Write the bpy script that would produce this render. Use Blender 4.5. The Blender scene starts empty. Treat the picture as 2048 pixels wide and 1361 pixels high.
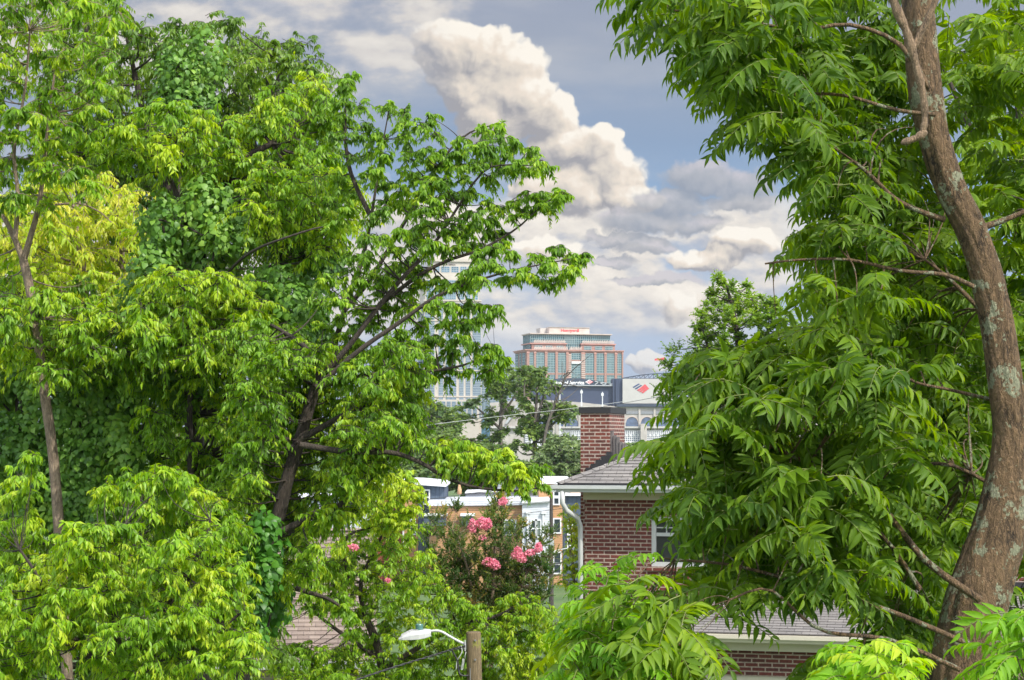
import bpy, bmesh, math, random
import numpy as np
from mathutils import Vector, Matrix

S = bpy.context.scene
COL = S.collection
F = 3600.0; HY = 870.0; CX = 1024.0; EYE = 7.0
R = math.radians

def px(x, y, d):
    """a place in the street, from its bearing and height seen from the deck and its distance in metres"""
    return np.array([(x - CX) / F * d, d, EYE - (y - HY) / F * d])

def zat(y, d): return EYE - (y - HY) / F * d

def ground_z(y):
    return float(np.interp(y, [-50, 6, 25, 60, 150, 400, 3000], [0, 0, -2, -3, -5.6, -14, -16]))

# ------------------------------------------------------------------ objects
def tag(o, label=None, cat=None, group=None, kind=None):
    if label: o['label'] = label
    if cat: o['category'] = cat
    if group: o['group'] = group
    if kind: o['kind'] = kind
    return o

def thing(name, label, cat, loc=(0, 0, 0), rotz=0.0, group=None):
    o = bpy.data.objects.new(name, None)
    o.empty_display_size = 0.3
    COL.objects.link(o)
    o.location = tuple(float(v) for v in loc); o.rotation_euler = (0, 0, rotz)
    return tag(o, label, cat, group)

def link(name, me, mat, parent=None, off=None):
    o = bpy.data.objects.new(name, me)
    COL.objects.link(o)
    if mat: me.materials.append(mat)
    if parent is not None: o.parent = parent
    return o

def np_mesh(name, V, loops, starts, totals, smooth=False, tint=None):
    me = bpy.data.meshes.new(name)
    V = np.asarray(V, dtype=np.float32).reshape(-1, 3)
    me.vertices.add(len(V)); me.vertices.foreach_set('co', V.ravel())
    loops = np.asarray(loops, dtype=np.int32)
    me.loops.add(len(loops)); me.loops.foreach_set('vertex_index', loops)
    me.polygons.add(len(starts))
    me.polygons.foreach_set('loop_start', np.asarray(starts, dtype=np.int32))
    me.polygons.foreach_set('loop_total', np.asarray(totals, dtype=np.int32))
    if smooth: me.polygons.foreach_set('use_smooth', np.ones(len(starts), dtype=bool))
    if tint is not None:
        a = me.attributes.new('tint', 'FLOAT', 'POINT')
        a.data.foreach_set('value', np.asarray(tint, dtype=np.float32))
    me.update(calc_edges=True)
    me.validate()
    return me

class MB:
    """collects boxes, prisms, tubes; build() links them as ONE mesh object with flat uv in metres"""
    def __init__(self): self.v = []; self.f = []
    def quad(self, *p):
        n = len(self.v); self.v += [tuple(map(float, q)) for q in p]; self.f.append(tuple(range(n, n + len(p)))); return self
    def box(self, x0, x1, y0, y1, z0, z1):
        n = len(self.v)
        self.v += [(x0,y0,z0),(x1,y0,z0),(x1,y1,z0),(x0,y1,z0),(x0,y0,z1),(x1,y0,z1),(x1,y1,z1),(x0,y1,z1)]
        for q in ((0,3,2,1),(4,5,6,7),(0,1,5,4),(1,2,6,5),(2,3,7,6),(3,0,4,7)): self.f.append(tuple(n+i for i in q))
        return self
    def prism(self, poly, y0, y1):
        """poly: (x, z) points counter-clockwise seen from -y, pushed back from y0 to y1"""
        n = len(self.v); k = len(poly)
        self.v += [(x, y0, z) for x, z in poly] + [(x, y1, z) for x, z in poly]
        self.f.append(tuple(n+i for i in range(k)))
        self.f.append(tuple(n+k+i for i in reversed(range(k))))
        for i in range(k):
            j = (i+1) % k
            self.f.append((n+j, n+i, n+k+i, n+k+j))
        return self
    def beam(self, a, b, w, h=None):
        """a square bar from a to b"""
        h = h or w
        a = Vector(a); b = Vector(b); d = (b-a).normalized()
        s = d.cross(Vector((0,0,1)));  s = s.normalized() if s.length > 1e-4 else Vector((1,0,0))
        u = s.cross(d)
        n = len(self.v)
        for p in (a, b):
            for q in ((-1,-1),(1,-1),(1,1),(-1,1)):
                self.v.append(tuple(p + s*(q[0]*w/2) + u*(q[1]*h/2)))
        for q in ((0,1,2,3),(7,6,5,4),(1,0,4,5),(2,1,5,6),(3,2,6,7),(0,3,7,4)): self.f.append(tuple(n+i for i in q))
        return self
    def tube(self, pts, rad, sides=8, cap=True):
        pts = [Vector(p) for p in pts]
        if not hasattr(rad, '__len__'): rad = [rad]*len(pts)
        n = len(self.v); up = None
        for i, p in enumerate(pts):
            d = (pts[min(i+1, len(pts)-1)] - pts[max(i-1, 0)]).normalized()
            if up is None:
                up = d.cross(Vector((0,1,0.01)))
                if up.length < 1e-3: up = Vector((1,0,0))
            up = (up - d*up.dot(d)).normalized(); s = d.cross(up)
            for k in range(sides):
                a = 2*math.pi*k/sides
                self.v.append(tuple(p + (up*math.cos(a) + s*math.sin(a))*rad[i]))
        for i in range(len(pts)-1):
            for k in range(sides):
                k2 = (k+1) % sides
                self.f.append((n+i*sides+k, n+i*sides+k2, n+(i+1)*sides+k2, n+(i+1)*sides+k))
        if cap:
            self.f.append(tuple(n+k for k in reversed(range(sides))))
            self.f.append(tuple(n+(len(pts)-1)*sides+k for k in range(sides)))
        return self
    def build(self, name, mat, parent=None, smooth=False, bevel=0.0):
        me = bpy.data.meshes.new(name)
        me.from_pydata(self.v, [], self.f); me.update()
        uv = me.uv_layers.new(name='UVMap')
        Z = Vector((0,0,1))
        for p in me.polygons:
            nn = p.normal
            t = Z.cross(nn)
            t = t.normalized() if t.length > 0.05 else Vector((1,0,0))
            b = nn.cross(t)
            for li in p.loop_indices:
                co = me.vertices[me.loops[li].vertex_index].co
                uv.data[li].uv = (co.dot(t), co.dot(b))
        if smooth:
            for p in me.polygons: p.use_smooth = True
        o = link(name, me, mat, parent)
        if bevel:
            m = o.modifiers.new('edge', 'BEVEL'); m.width = bevel; m.segments = 2; m.limit_method = 'ANGLE'
        return o

# ------------------------------------------------------------------ materials
def nmat(name):
    m = bpy.data.materials.new(name); m.use_nodes = True
    nt = m.node_tree; b = nt.nodes['Principled BSDF']
    return m, nt, b

def node(nt, kind, **kw):
    n = nt.nodes.new(kind)
    for k, v in kw.items():
        if k.startswith('i_'):
            key = k[2:]
            key = int(key) if key.isdigit() else key.replace('_', ' ')
            n.inputs[key].default_value = v
        else: setattr(n, k, v)
    return n

def ramp(nt, stops, fac):
    r = nt.nodes.new('ShaderNodeValToRGB')
    while len(r.color_ramp.elements) < len(stops): r.color_ramp.elements.new(0.5)
    for e, (p, c) in zip(r.color_ramp.elements, stops):
        e.position = p; e.color = (*c, 1) if len(c) == 3 else c
    nt.links.new(fac, r.inputs[0]); return r

def paint(name, col, rough=0.6, vary=0.12, scale=3.0, metal=0.0, bump=0.0, stretch=(1,1,1)):
    """paint, render, metal: one colour with slight weathering"""
    m, nt, b = nmat(name)
    tc = node(nt, 'ShaderNodeTexCoord'); mp = node(nt, 'ShaderNodeMapping'); mp.inputs['Scale'].default_value = stretch
    nt.links.new(tc.outputs['Object'], mp.inputs[0])
    nz = node(nt, 'ShaderNodeTexNoise', i_Scale=scale, i_Detail=6.0, i_Roughness=0.65)
    nt.links.new(mp.outputs[0], nz.inputs['Vector'])
    lo = tuple(c*(1-vary*1.6) for c in col); hi = tuple(min(1, c*(1+vary)) for c in col)
    r = ramp(nt, [(0.3, lo), (0.7, hi)], nz.outputs['Fac'])
    nt.links.new(r.outputs[0], b.inputs['Base Color'])
    b.inputs['Roughness'].default_value = rough; b.inputs['Metallic'].default_value = metal
    if bump:
        bp = node(nt, 'ShaderNodeBump', i_Strength=0.6, i_Distance=bump)
        nt.links.new(nz.outputs['Fac'], bp.inputs['Height']); nt.links.new(bp.outputs[0], b.inputs['Normal'])
    return m

def glass(name, col, rough=0.08, spec=0.8):
    m, nt, b = nmat(name)
    tc = node(nt, 'ShaderNodeTexCoord')
    nz = node(nt, 'ShaderNodeTexNoise', i_Scale=0.35, i_Detail=3.0)
    nt.links.new(tc.outputs['Object'], nz.inputs['Vector'])
    r = ramp(nt, [(0.35, tuple(c*0.6 for c in col)), (0.65, tuple(min(1, c*1.35) for c in col))], nz.outputs['Fac'])
    nt.links.new(r.outputs[0], b.inputs['Base Color'])
    b.inputs['Roughness'].default_value = rough
    b.inputs['Specular IOR Level'].default_value = spec
    return m

def brick_mat(name, c1, c2, mortar, w=0.213, h=0.0685, ms=0.011, bump=0.006):
    m, nt, b = nmat(name)
    uv = node(nt, 'ShaderNodeUVMap')
    br = node(nt, 'ShaderNodeTexBrick', i_Scale=1.0, i_Mortar_Size=ms, i_Mortar_Smooth=0.15, i_Bias=-0.25, i_Brick_Width=w, i_Row_Height=h)
    nt.links.new(uv.outputs[0], br.inputs['Vector'])
    br.inputs['Color1'].default_value = (*c1, 1); br.inputs['Color2'].default_value = (*c2, 1); br.inputs['Mortar'].default_value = (*mortar, 1)
    nz = node(nt, 'ShaderNodeTexNoise', i_Scale=22.0, i_Detail=5.0)
    nt.links.new(uv.outputs[0], nz.inputs['Vector'])
    nz2 = node(nt, 'ShaderNodeTexNoise', i_Scale=1.3, i_Detail=3.0)
    nt.links.new(uv.outputs[0], nz2.inputs['Vector'])
    r = ramp(nt, [(0.3, (0.62,0.62,0.62)), (0.7, (1.15,1.15,1.15))], nz.outputs['Fac'])
    r2 = ramp(nt, [(0.3, (0.82,0.82,0.82)), (0.7, (1.1,1.08,1.05))], nz2.outputs['Fac'])
    mx = node(nt, 'ShaderNodeMix', data_type='RGBA', blend_type='MULTIPLY'); mx.inputs[0].default_value = 1
    nt.links.new(br.outputs['Color'], mx.inputs[6]); nt.links.new(r.outputs[0], mx.inputs[7])
    mx2 = node(nt, 'ShaderNodeMix', data_type='RGBA', blend_type='MULTIPLY'); mx2.inputs[0].default_value = 1
    nt.links.new(mx.outputs[2], mx2.inputs[6]); nt.links.new(r2.outputs[0], mx2.inputs[7])
    nt.links.new(mx2.outputs[2], b.inputs['Base Color'])
    inv = node(nt, 'ShaderNodeMath', operation='SUBTRACT'); inv.inputs[0].default_value = 1
    nt.links.new(br.outputs['Fac'], inv.inputs[1])
    bp = node(nt, 'ShaderNodeBump', i_Strength=0.8, i_Distance=bump)
    nt.links.new(inv.outputs[0], bp.inputs['Height']); nt.links.new(bp.outputs[0], b.inputs['Normal'])
    b.inputs['Roughness'].default_value = 0.85
    return m

def shingle_mat(name, c1, c2, c3):
    m, nt, b = nmat(name)
    uv = node(nt, 'ShaderNodeUVMap')
    br = node(nt, 'ShaderNodeTexBrick', i_Scale=1.0, i_Mortar_Size=0.005, i_Mortar_Smooth=0.3, i_Bias=0.0, i_Brick_Width=0.24, i_Row_Height=0.14)
    nt.links.new(uv.outputs[0], br.inputs['Vector'])
    br.inputs['Color1'].default_value = (*c1, 1); br.inputs['Color2'].default_value = (*c2, 1); br.inputs['Mortar'].default_value = (*c3, 1)
    nz = node(nt, 'ShaderNodeTexNoise', i_Scale=35.0, i_Detail=6.0, i_Roughness=0.8)
    nt.links.new(uv.outputs[0], nz.inputs['Vector'])
    r = ramp(nt, [(0.25, (0.6,0.6,0.6)), (0.75, (1.3,1.3,1.3))], nz.outputs['Fac'])
    nz3 = node(nt, 'ShaderNodeTexNoise', i_Scale=1.1, i_Detail=4.0, i_Roughness=0.6)
    nt.links.new(uv.outputs[0], nz3.inputs['Vector'])
    r3 = ramp(nt, [(0.3, (0.75,0.75,0.77)), (0.7, (1.12,1.1,1.06))], nz3.outputs['Fac'])
    mx = node(nt, 'ShaderNodeMix', data_type='RGBA', blend_type='MULTIPLY'); mx.inputs[0].default_value = 1
    nt.links.new(br.outputs['Color'], mx.inputs[6]); nt.links.new(r.outputs[0], mx.inputs[7])
    mx3 = node(nt, 'ShaderNodeMix', data_type='RGBA', blend_type='MULTIPLY'); mx3.inputs[0].default_value = 1
    nt.links.new(mx.outputs[2], mx3.inputs[6]); nt.links.new(r3.outputs[0], mx3.inputs[7])
    nt.links.new(mx3.outputs[2], b.inputs['Base Color'])
    bp = node(nt, 'ShaderNodeBump', i_Strength=0.5, i_Distance=0.004)
    nt.links.new(nz.outputs['Fac'], bp.inputs['Height']); nt.links.new(bp.outputs[0], b.inputs['Normal'])
    b.inputs['Roughness'].default_value = 0.95
    return m

def siding_mat(name, col, pitch=0.15, vertical=False, depth=0.02):
    """lap siding (or board and batten): boards cast by bump, pitch in metres"""
    m, nt, b = nmat(name)
    uv = node(nt, 'ShaderNodeUVMap'); sp = node(nt, 'ShaderNodeSeparateXYZ')
    nt.links.new(uv.outputs[0], sp.inputs[0])
    a = node(nt, 'ShaderNodeMath', operation='MULTIPLY'); a.inputs[1].default_value = 1/pitch
    nt.links.new(sp.outputs[0 if vertical else 1], a.inputs[0])
    fr = node(nt, 'ShaderNodeMath', operation='FRACT'); nt.links.new(a.outputs[0], fr.inputs[0])
    if vertical: h = ramp(nt, [(0.0, (1,1,1)), (0.16, (1,1,1)), (0.22, (0,0,0)), (0.96, (0,0,0))], fr.outputs[0])
    else: h = ramp(nt, [(0.0, (1,1,1)), (0.88, (0.25,0.25,0.25)), (0.97, (0,0,0))], fr.outputs[0])
    gap = ramp(nt, [(0.0, (0.7,0.7,0.7)), (0.05, (1,1,1)), (0.88, (1,1,1)), (0.97, (0.55,0.55,0.58))], fr.outputs[0])
    nz = node(nt, 'ShaderNodeTexNoise', i_Scale=1.5, i_Detail=5.0)
    nt.links.new(uv.outputs[0], nz.inputs['Vector'])
    r = ramp(nt, [(0.3, tuple(c*0.86 for c in col)), (0.7, tuple(min(1, c*1.08) for c in col))], nz.outputs['Fac'])
    mx = node(nt, 'ShaderNodeMix', data_type='RGBA', blend_type='MULTIPLY'); mx.inputs[0].default_value = 1
    nt.links.new(r.outputs[0], mx.inputs[6]); nt.links.new(gap.outputs[0], mx.inputs[7])
    nt.links.new(mx.outputs[2], b.inputs['Base Color'])
    bp = node(nt, 'ShaderNodeBump', i_Strength=0.8, i_Distance=depth)
    nt.links.new(h.outputs[0], bp.inputs['Height']); nt.links.new(bp.outputs[0], b.inputs['Normal'])
    b.inputs['Roughness'].default_value = 0.7
    return m

def leaf_mat(name, dark, light, trans=0.38, rough=0.42, scale=0.9, tip=None, spec=0.35):
    """leaves: dark to light by tint (kind of leaf, and dark of backlit sprays), light shining through the blade"""
    m, nt, b = nmat(name)
    at = node(nt, 'ShaderNodeAttribute', attribute_name='tint')
    stops = [(0.0, dark), (0.55, light)] + ([(1.0, tip)] if tip else [])
    r = ramp(nt, stops, at.outputs['Fac'])
    nt.links.new(r.outputs[0], b.inputs['Base Color'])
    b.inputs['Roughness'].default_value = rough
    b.inputs['Specular IOR Level'].default_value = spec
    tr = node(nt, 'ShaderNodeBsdfTranslucent')
    hs = node(nt, 'ShaderNodeHueSaturation', i_Hue=0.485, i_Saturation=1.08, i_Value=1.7)
    nt.links.new(r.outputs[0], hs.inputs['Color']); nt.links.new(hs.outputs[0], tr.inputs['Color'])
    mx = node(nt, 'ShaderNodeMixShader'); mx.inputs[0].default_value = trans
    nt.links.new(b.outputs[0], mx.inputs[1]); nt.links.new(tr.outputs[0], mx.inputs[2])
    nt.links.new(mx.outputs[0], nt.nodes['Material Output'].inputs['Surface'])
    return m

def bark_mat(name, c0, c1, scale=9.0, stretch=0.25, bump=0.02, lichen=None):
    m, nt, b = nmat(name)
    tc = node(nt, 'ShaderNodeTexCoord'); mp = node(nt, 'ShaderNodeMapping'); mp.inputs['Scale'].default_value = (1, 1, stretch)
    nt.links.new(tc.outputs['Object'], mp.inputs[0])
    nz = node(nt, 'ShaderNodeTexNoise', i_Scale=scale, i_Detail=8.0, i_Roughness=0.7, i_Distortion=0.4)
    nt.links.new(mp.outputs[0], nz.inputs['Vector'])
    vo = node(nt, 'ShaderNodeTexVoronoi', feature='DISTANCE_TO_EDGE', i_Scale=scale*2.6, i_Randomness=1.0)
    nw = node(nt, 'ShaderNodeTexNoise', i_Scale=scale*1.6, i_Detail=5.0, i_Roughness=0.7)
    nt.links.new(mp.outputs[0], nw.inputs['Vector'])
    ws = node(nt, 'ShaderNodeVectorMath', operation='SCALE'); ws.inputs['Scale'].default_value = 1.3/scale
    nt.links.new(nw.outputs['Color'], ws.inputs[0])
    wa = node(nt, 'ShaderNodeVectorMath', operation='ADD')
    nt.links.new(mp.outputs[0], wa.inputs[0]); nt.links.new(ws.outputs[0], wa.inputs[1]); nt.links.new(wa.outputs[0], vo.inputs['Vector'])
    mul = node(nt, 'ShaderNodeMath', operation='MULTIPLY_ADD'); mul.inputs[1].default_value = 0.9
    nt.links.new(vo.outputs['Distance'], mul.inputs[0]); nt.links.new(nz.outputs['Fac'], mul.inputs[2])
    r = ramp(nt, [(0.38, c0), (0.62, c1), (0.95, tuple(min(1, c*1.5) for c in c1))], mul.outputs[0])
    col = r.outputs[0]
    if lichen:
        n2 = node(nt, 'ShaderNodeTexNoise', i_Scale=lichen[1], i_Detail=5.0, i_Roughness=0.62)
        nt.links.new(tc.outputs['Object'], n2.inputs['Vector'])
        nf = node(nt, 'ShaderNodeTexNoise', i_Scale=lichen[1]*7, i_Detail=4.0)
        nt.links.new(tc.outputs['Object'], nf.inputs['Vector'])
        ms = node(nt, 'ShaderNodeMath', operation='MULTIPLY_ADD'); ms.inputs[1].default_value = 0.28
        nt.links.new(nf.outputs['Fac'], ms.inputs[0]); nt.links.new(n2.outputs['Fac'], ms.inputs[2])
        k = ramp(nt, [(lichen[2]+.14, (0,0,0)), (lichen[2]+.165, (1,1,1))], ms.outputs[0])
        n3 = node(nt, 'ShaderNodeTexNoise', i_Scale=70.0, i_Detail=3.0)
        nt.links.new(tc.outputs['Object'], n3.inputs['Vector'])
        lc = ramp(nt, [(0.3, tuple(c*0.6 for c in lichen[0])), (0.6, lichen[0])], n3.outputs['Fac'])
        mx = node(nt, 'ShaderNodeMix', data_type='RGBA')
        nt.links.new(k.outputs[0], mx.inputs[0]); nt.links.new(col, mx.inputs[6]); nt.links.new(lc.outputs[0], mx.inputs[7])
        col = mx.outputs[2]
    nt.links.new(col, b.inputs['Base Color'])
    bp = node(nt, 'ShaderNodeBump', i_Strength=1.0, i_Distance=bump)
    nt.links.new(mul.outputs[0], bp.inputs['Height']); nt.links.new(bp.outputs[0], b.inputs['Normal'])
    b.inputs['Roughness'].default_value = 0.9
    return m

# ------------------------------------------------------------------ foliage
def unit(a):
    return a / np.maximum(np.linalg.norm(a, axis=-1, keepdims=True), 1e-9)

T_SIMPLE = (np.array([(0,0,0),(.36,-.5,.05),(.42,0,0),(.36,.5,.05),(1,0,-.16)], float),
            [(0,2,1),(0,3,2),(1,2,4),(2,3,4)])
_a = [0, .2, .45, .72, 1.0]; _w = [0, .42, .5, .3, 0]
_rows = [(0,0,0)]
for aa, ww in zip(_a[1:-1], _w[1:-1]):
    bo = .28*(aa**2)
    _rows += [(aa, bo-ww, .10*ww*2-.22*aa*aa), (aa, bo, -.22*aa*aa), (aa, bo+ww, .10*ww*2-.22*aa*aa)]
_rows.append((1.0, .30, -.26))
T_CURVED = (np.array(_rows, float),
            [(0,2,1),(0,3,2),(1,2,5,4),(2,3,6,5),(4,5,8,7),(5,6,9,8),(7,8,10),(8,9,10)])
T_BROAD = (np.array([(0,0,0),(.02,-.34,-.03),(.28,-.52,-.05),(.62,-.34,-.06),(1,0,-.16),(.62,.34,-.06),(.28,.52,-.05),(.02,.34,-.03),(.35,0,.04)], float),
           [(8,0,1),(8,1,2),(8,2,3),(8,3,4),(8,4,5),(8,5,6),(8,6,7),(8,7,0)])
T_OVAL = (np.array([(0,0,0),(.45,-.5,.04),(1,0,-.05),(.45,.5,.04)], float), [(0,2,1),(0,3,2)])

def leaf_arrays(P, D, N, L, W, tint, T):
    P = P.reshape(-1,3); D = unit(D.reshape(-1,3)); N = N.reshape(-1,3)
    L = np.broadcast_to(L, P.shape[:1]) if np.ndim(L) == 0 else L.reshape(-1)
    W = np.broadcast_to(W, P.shape[:1]) if np.ndim(W) == 0 else W.reshape(-1)
    X = unit(np.cross(D, N)); N = np.cross(X, D)
    tv, tf = T
    V = (P[:,None,:] + D[:,None,:]*(tv[None,:,0:1]*L[:,None,None]) + X[:,None,:]*(tv[None,:,1:2]*W[:,None,None])
         + N[:,None,:]*(tv[None,:,2:3]*L[:,None,None]))
    return V, np.broadcast_to(tint.reshape(-1,1), V.shape[:2])

def leaves_to_mesh(name, V, tint, T, origin):
    tv, tf = T
    n, k = V.shape[:2]
    fl = np.concatenate([np.array(f) for f in tf]); tot = np.array([len(f) for f in tf])
    loops = (np.arange(n)[:,None]*k + fl[None,:]).ravel()
    totals = np.tile(tot, n); starts = np.concatenate([[0], np.cumsum(totals)[:-1]])
    return np_mesh(name, V.reshape(-1,3) - np.asarray(origin)[None,:], loops, starts, totals, tint=tint.ravel())

class Tubes:
    def __init__(self, sides=6): self.V=[]; self.L=[]; self.n=0; self.sides=sides
    def add(self, P, r, sides=None):
        """P (m,k,3) polylines, r (m,k) radii"""
        s = sides or self.sides
        P = np.asarray(P, float); r = np.asarray(r, float)
        if P.ndim == 2: P = P[None]; r = r[None]
        m, k, _ = P.shape
        T = np.empty_like(P); T[:,1:-1] = P[:,2:]-P[:,:-2]; T[:,0] = P[:,1]-P[:,0]; T[:,-1] = P[:,-1]-P[:,-2]
        T = unit(T)
        ref = np.where(np.abs(T[:,:1,1:2]) < 0.9, np.array([0,1.0,0.05]), np.array([1.0,0,0]))
        A = unit(np.cross(T, np.broadcast_to(ref, T.shape))); B = np.cross(T, A)
        an = np.arange(s)*2*np.pi/s
        V = P[:,:,None,:] + (A[:,:,None,:]*np.cos(an)[None,None,:,None] + B[:,:,None,:]*np.sin(an)[None,None,:,None])*r[:,:,None,None]
        idx = np.arange(m*k*s).reshape(m,k,s) + self.n
        q = np.stack([idx[:,:-1], np.roll(idx,-1,2)[:,:-1], np.roll(idx,-1,2)[:,1:], idx[:,1:]], -1).reshape(-1,4)
        self.V.append(V.reshape(-1,3)); self.L.append(q); self.n += m*k*s
    def mesh(self, name, origin):
        V = np.concatenate(self.V) - np.asarray(origin)[None,:]; q = np.concatenate(self.L)
        return np_mesh(name, V, q.ravel(), np.arange(len(q))*4, np.full(len(q),4), smooth=True)

def in_poly(pts, poly):
    x, y = pts[:,0], pts[:,1]; c = np.zeros(len(pts), bool); n = len(poly)
    for i in range(n):
        x1, y1 = poly[i]; x2, y2 = poly[(i+1) % n]
        if y1 == y2: continue
        k = ((y1 > y) != (y2 > y)) & (x < (x2-x1)*(y-y1)/(y2-y1)+x1)
        c ^= k
    return c

def scatter(rng, poly, n, mind):
    """spread n clump places over the crown's outline, none closer than mind"""
    p = np.array(poly, float); lo = p.min(0); hi = p.max(0); out = []
    for _ in range(60):
        c = rng.uniform(lo, hi, (400, 2)); c = c[in_poly(c, poly)]
        for q in c:
            if len(out) >= n: return np.array(out)
            if all((q[0]-o[0])**2+(q[1]-o[1])**2 > mind*mind for o in out): out.append(q)
        mind *= 0.96
    return np.array(out)

def sprays(rng, C, Rr, ns, nl, L, wr, droop=0.45, flat=0.7, up=0.25, hang=0.75, fwd=0.4, side=0.6, T=T_SIMPLE, tint0=None, spread=0.22, tipgain=0.25, lsv=(0.65,1.15)):
    """leafy sprays fanning out of each clump centre; returns leaves and the twig lines"""
    n = len(C)
    D = rng.normal(size=(n,ns,3)); D[...,2] = D[...,2]*flat + up; D = unit(D)
    rr = Rr[:,None]*rng.uniform(0.5,1.12,(n,ns))
    t = np.linspace(0.22,1.0,nl)[None,None,:] + rng.uniform(-.04,.04,(n,ns,nl))
    z = np.array([0,0,1.0])
    base = C[:,None,:] + rng.normal(size=(n,ns,3))*Rr[:,None,None]*0.12
    P = base[:,:,None,:] + D[:,:,None,:]*(rr[:,:,None]*t)[...,None] - z*(droop*rr[:,:,None]*t**2)[...,None]
    Tn = unit(D[:,:,None,:] - z*(2*droop*t)[...,None])
    Sd = unit(np.cross(Tn, z + 0*Tn))
    sg = np.where(np.arange(nl) % 2 == 0, 1.0, -1.0)[None,None,:,None]
    LD = Tn*fwd + Sd*sg*side - z*(hang*rng.uniform(.55,1.25,(n,ns,1,1))) + rng.normal(size=P.shape)*0.25
    LN = z*0.75 + D[:,:,None,:]*0.35 + rng.normal(size=P.shape)*0.4
    ll = L*rng.uniform(lsv[0],lsv[1],(n,ns,nl))*(1.08-0.35*t)*rng.uniform(.8,1.28,(n,1,1))*rng.uniform(.88,1.15,(n,ns,1))
    tt = (np.zeros(n) if tint0 is None else tint0)[:,None,None] + rng.normal(size=(n,ns,1))*spread*0.6 + rng.normal(size=(n,ns,nl))*spread*0.6 + tipgain*(t-0.6)
    tt = np.clip(tt, 0, 1)
    V, ti = leaf_arrays(P, LD, LN, ll, ll*wr, tt, T)
    tk = np.linspace(0,1,4)
    tw = base[:,:,None,:] + D[:,:,None,:]*(rr[:,:,None]*tk)[...,None] - z*(droop*rr[:,:,None]*tk**2)[...,None]
    return V, ti, tw.reshape(-1,4,3)

def smooth_line(pts, k):
    pts = np.asarray(pts, float)
    if len(pts) < 3:
        s = np.linspace(0,1,k)[:,None]; return pts[0]*(1-s)+pts[-1]*s
    u = np.linspace(0, len(pts)-1, k); out = []
    for t in u:
        i = min(int(t), len(pts)-2); f = t-i
        p0 = pts[max(i-1,0)]; p1 = pts[i]; p2 = pts[i+1]; p3 = pts[min(i+2,len(pts)-1)]
        out.append(0.5*((2*p1)+(-p0+p2)*f+(2*p0-5*p1+4*p2-p3)*f*f+(-p0+3*p1-3*p2+p3)*f**3))
    return np.array(out)

def limb(pts, d, r0, r1, k=14, jit=0.0, rng=None):
    """pts: (bearing x, height y[, distance offset]) list -> smooth line with tapering radius"""
    P = np.array([px(p[0], p[1], d + (p[2] if len(p) > 2 else 0)) for p in pts])
    L = smooth_line(P, k)
    if jit and rng is not None: L[1:-1] += rng.normal(size=(k-2,3))*jit
    return L, np.linspace(r0, r1, k)

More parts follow.
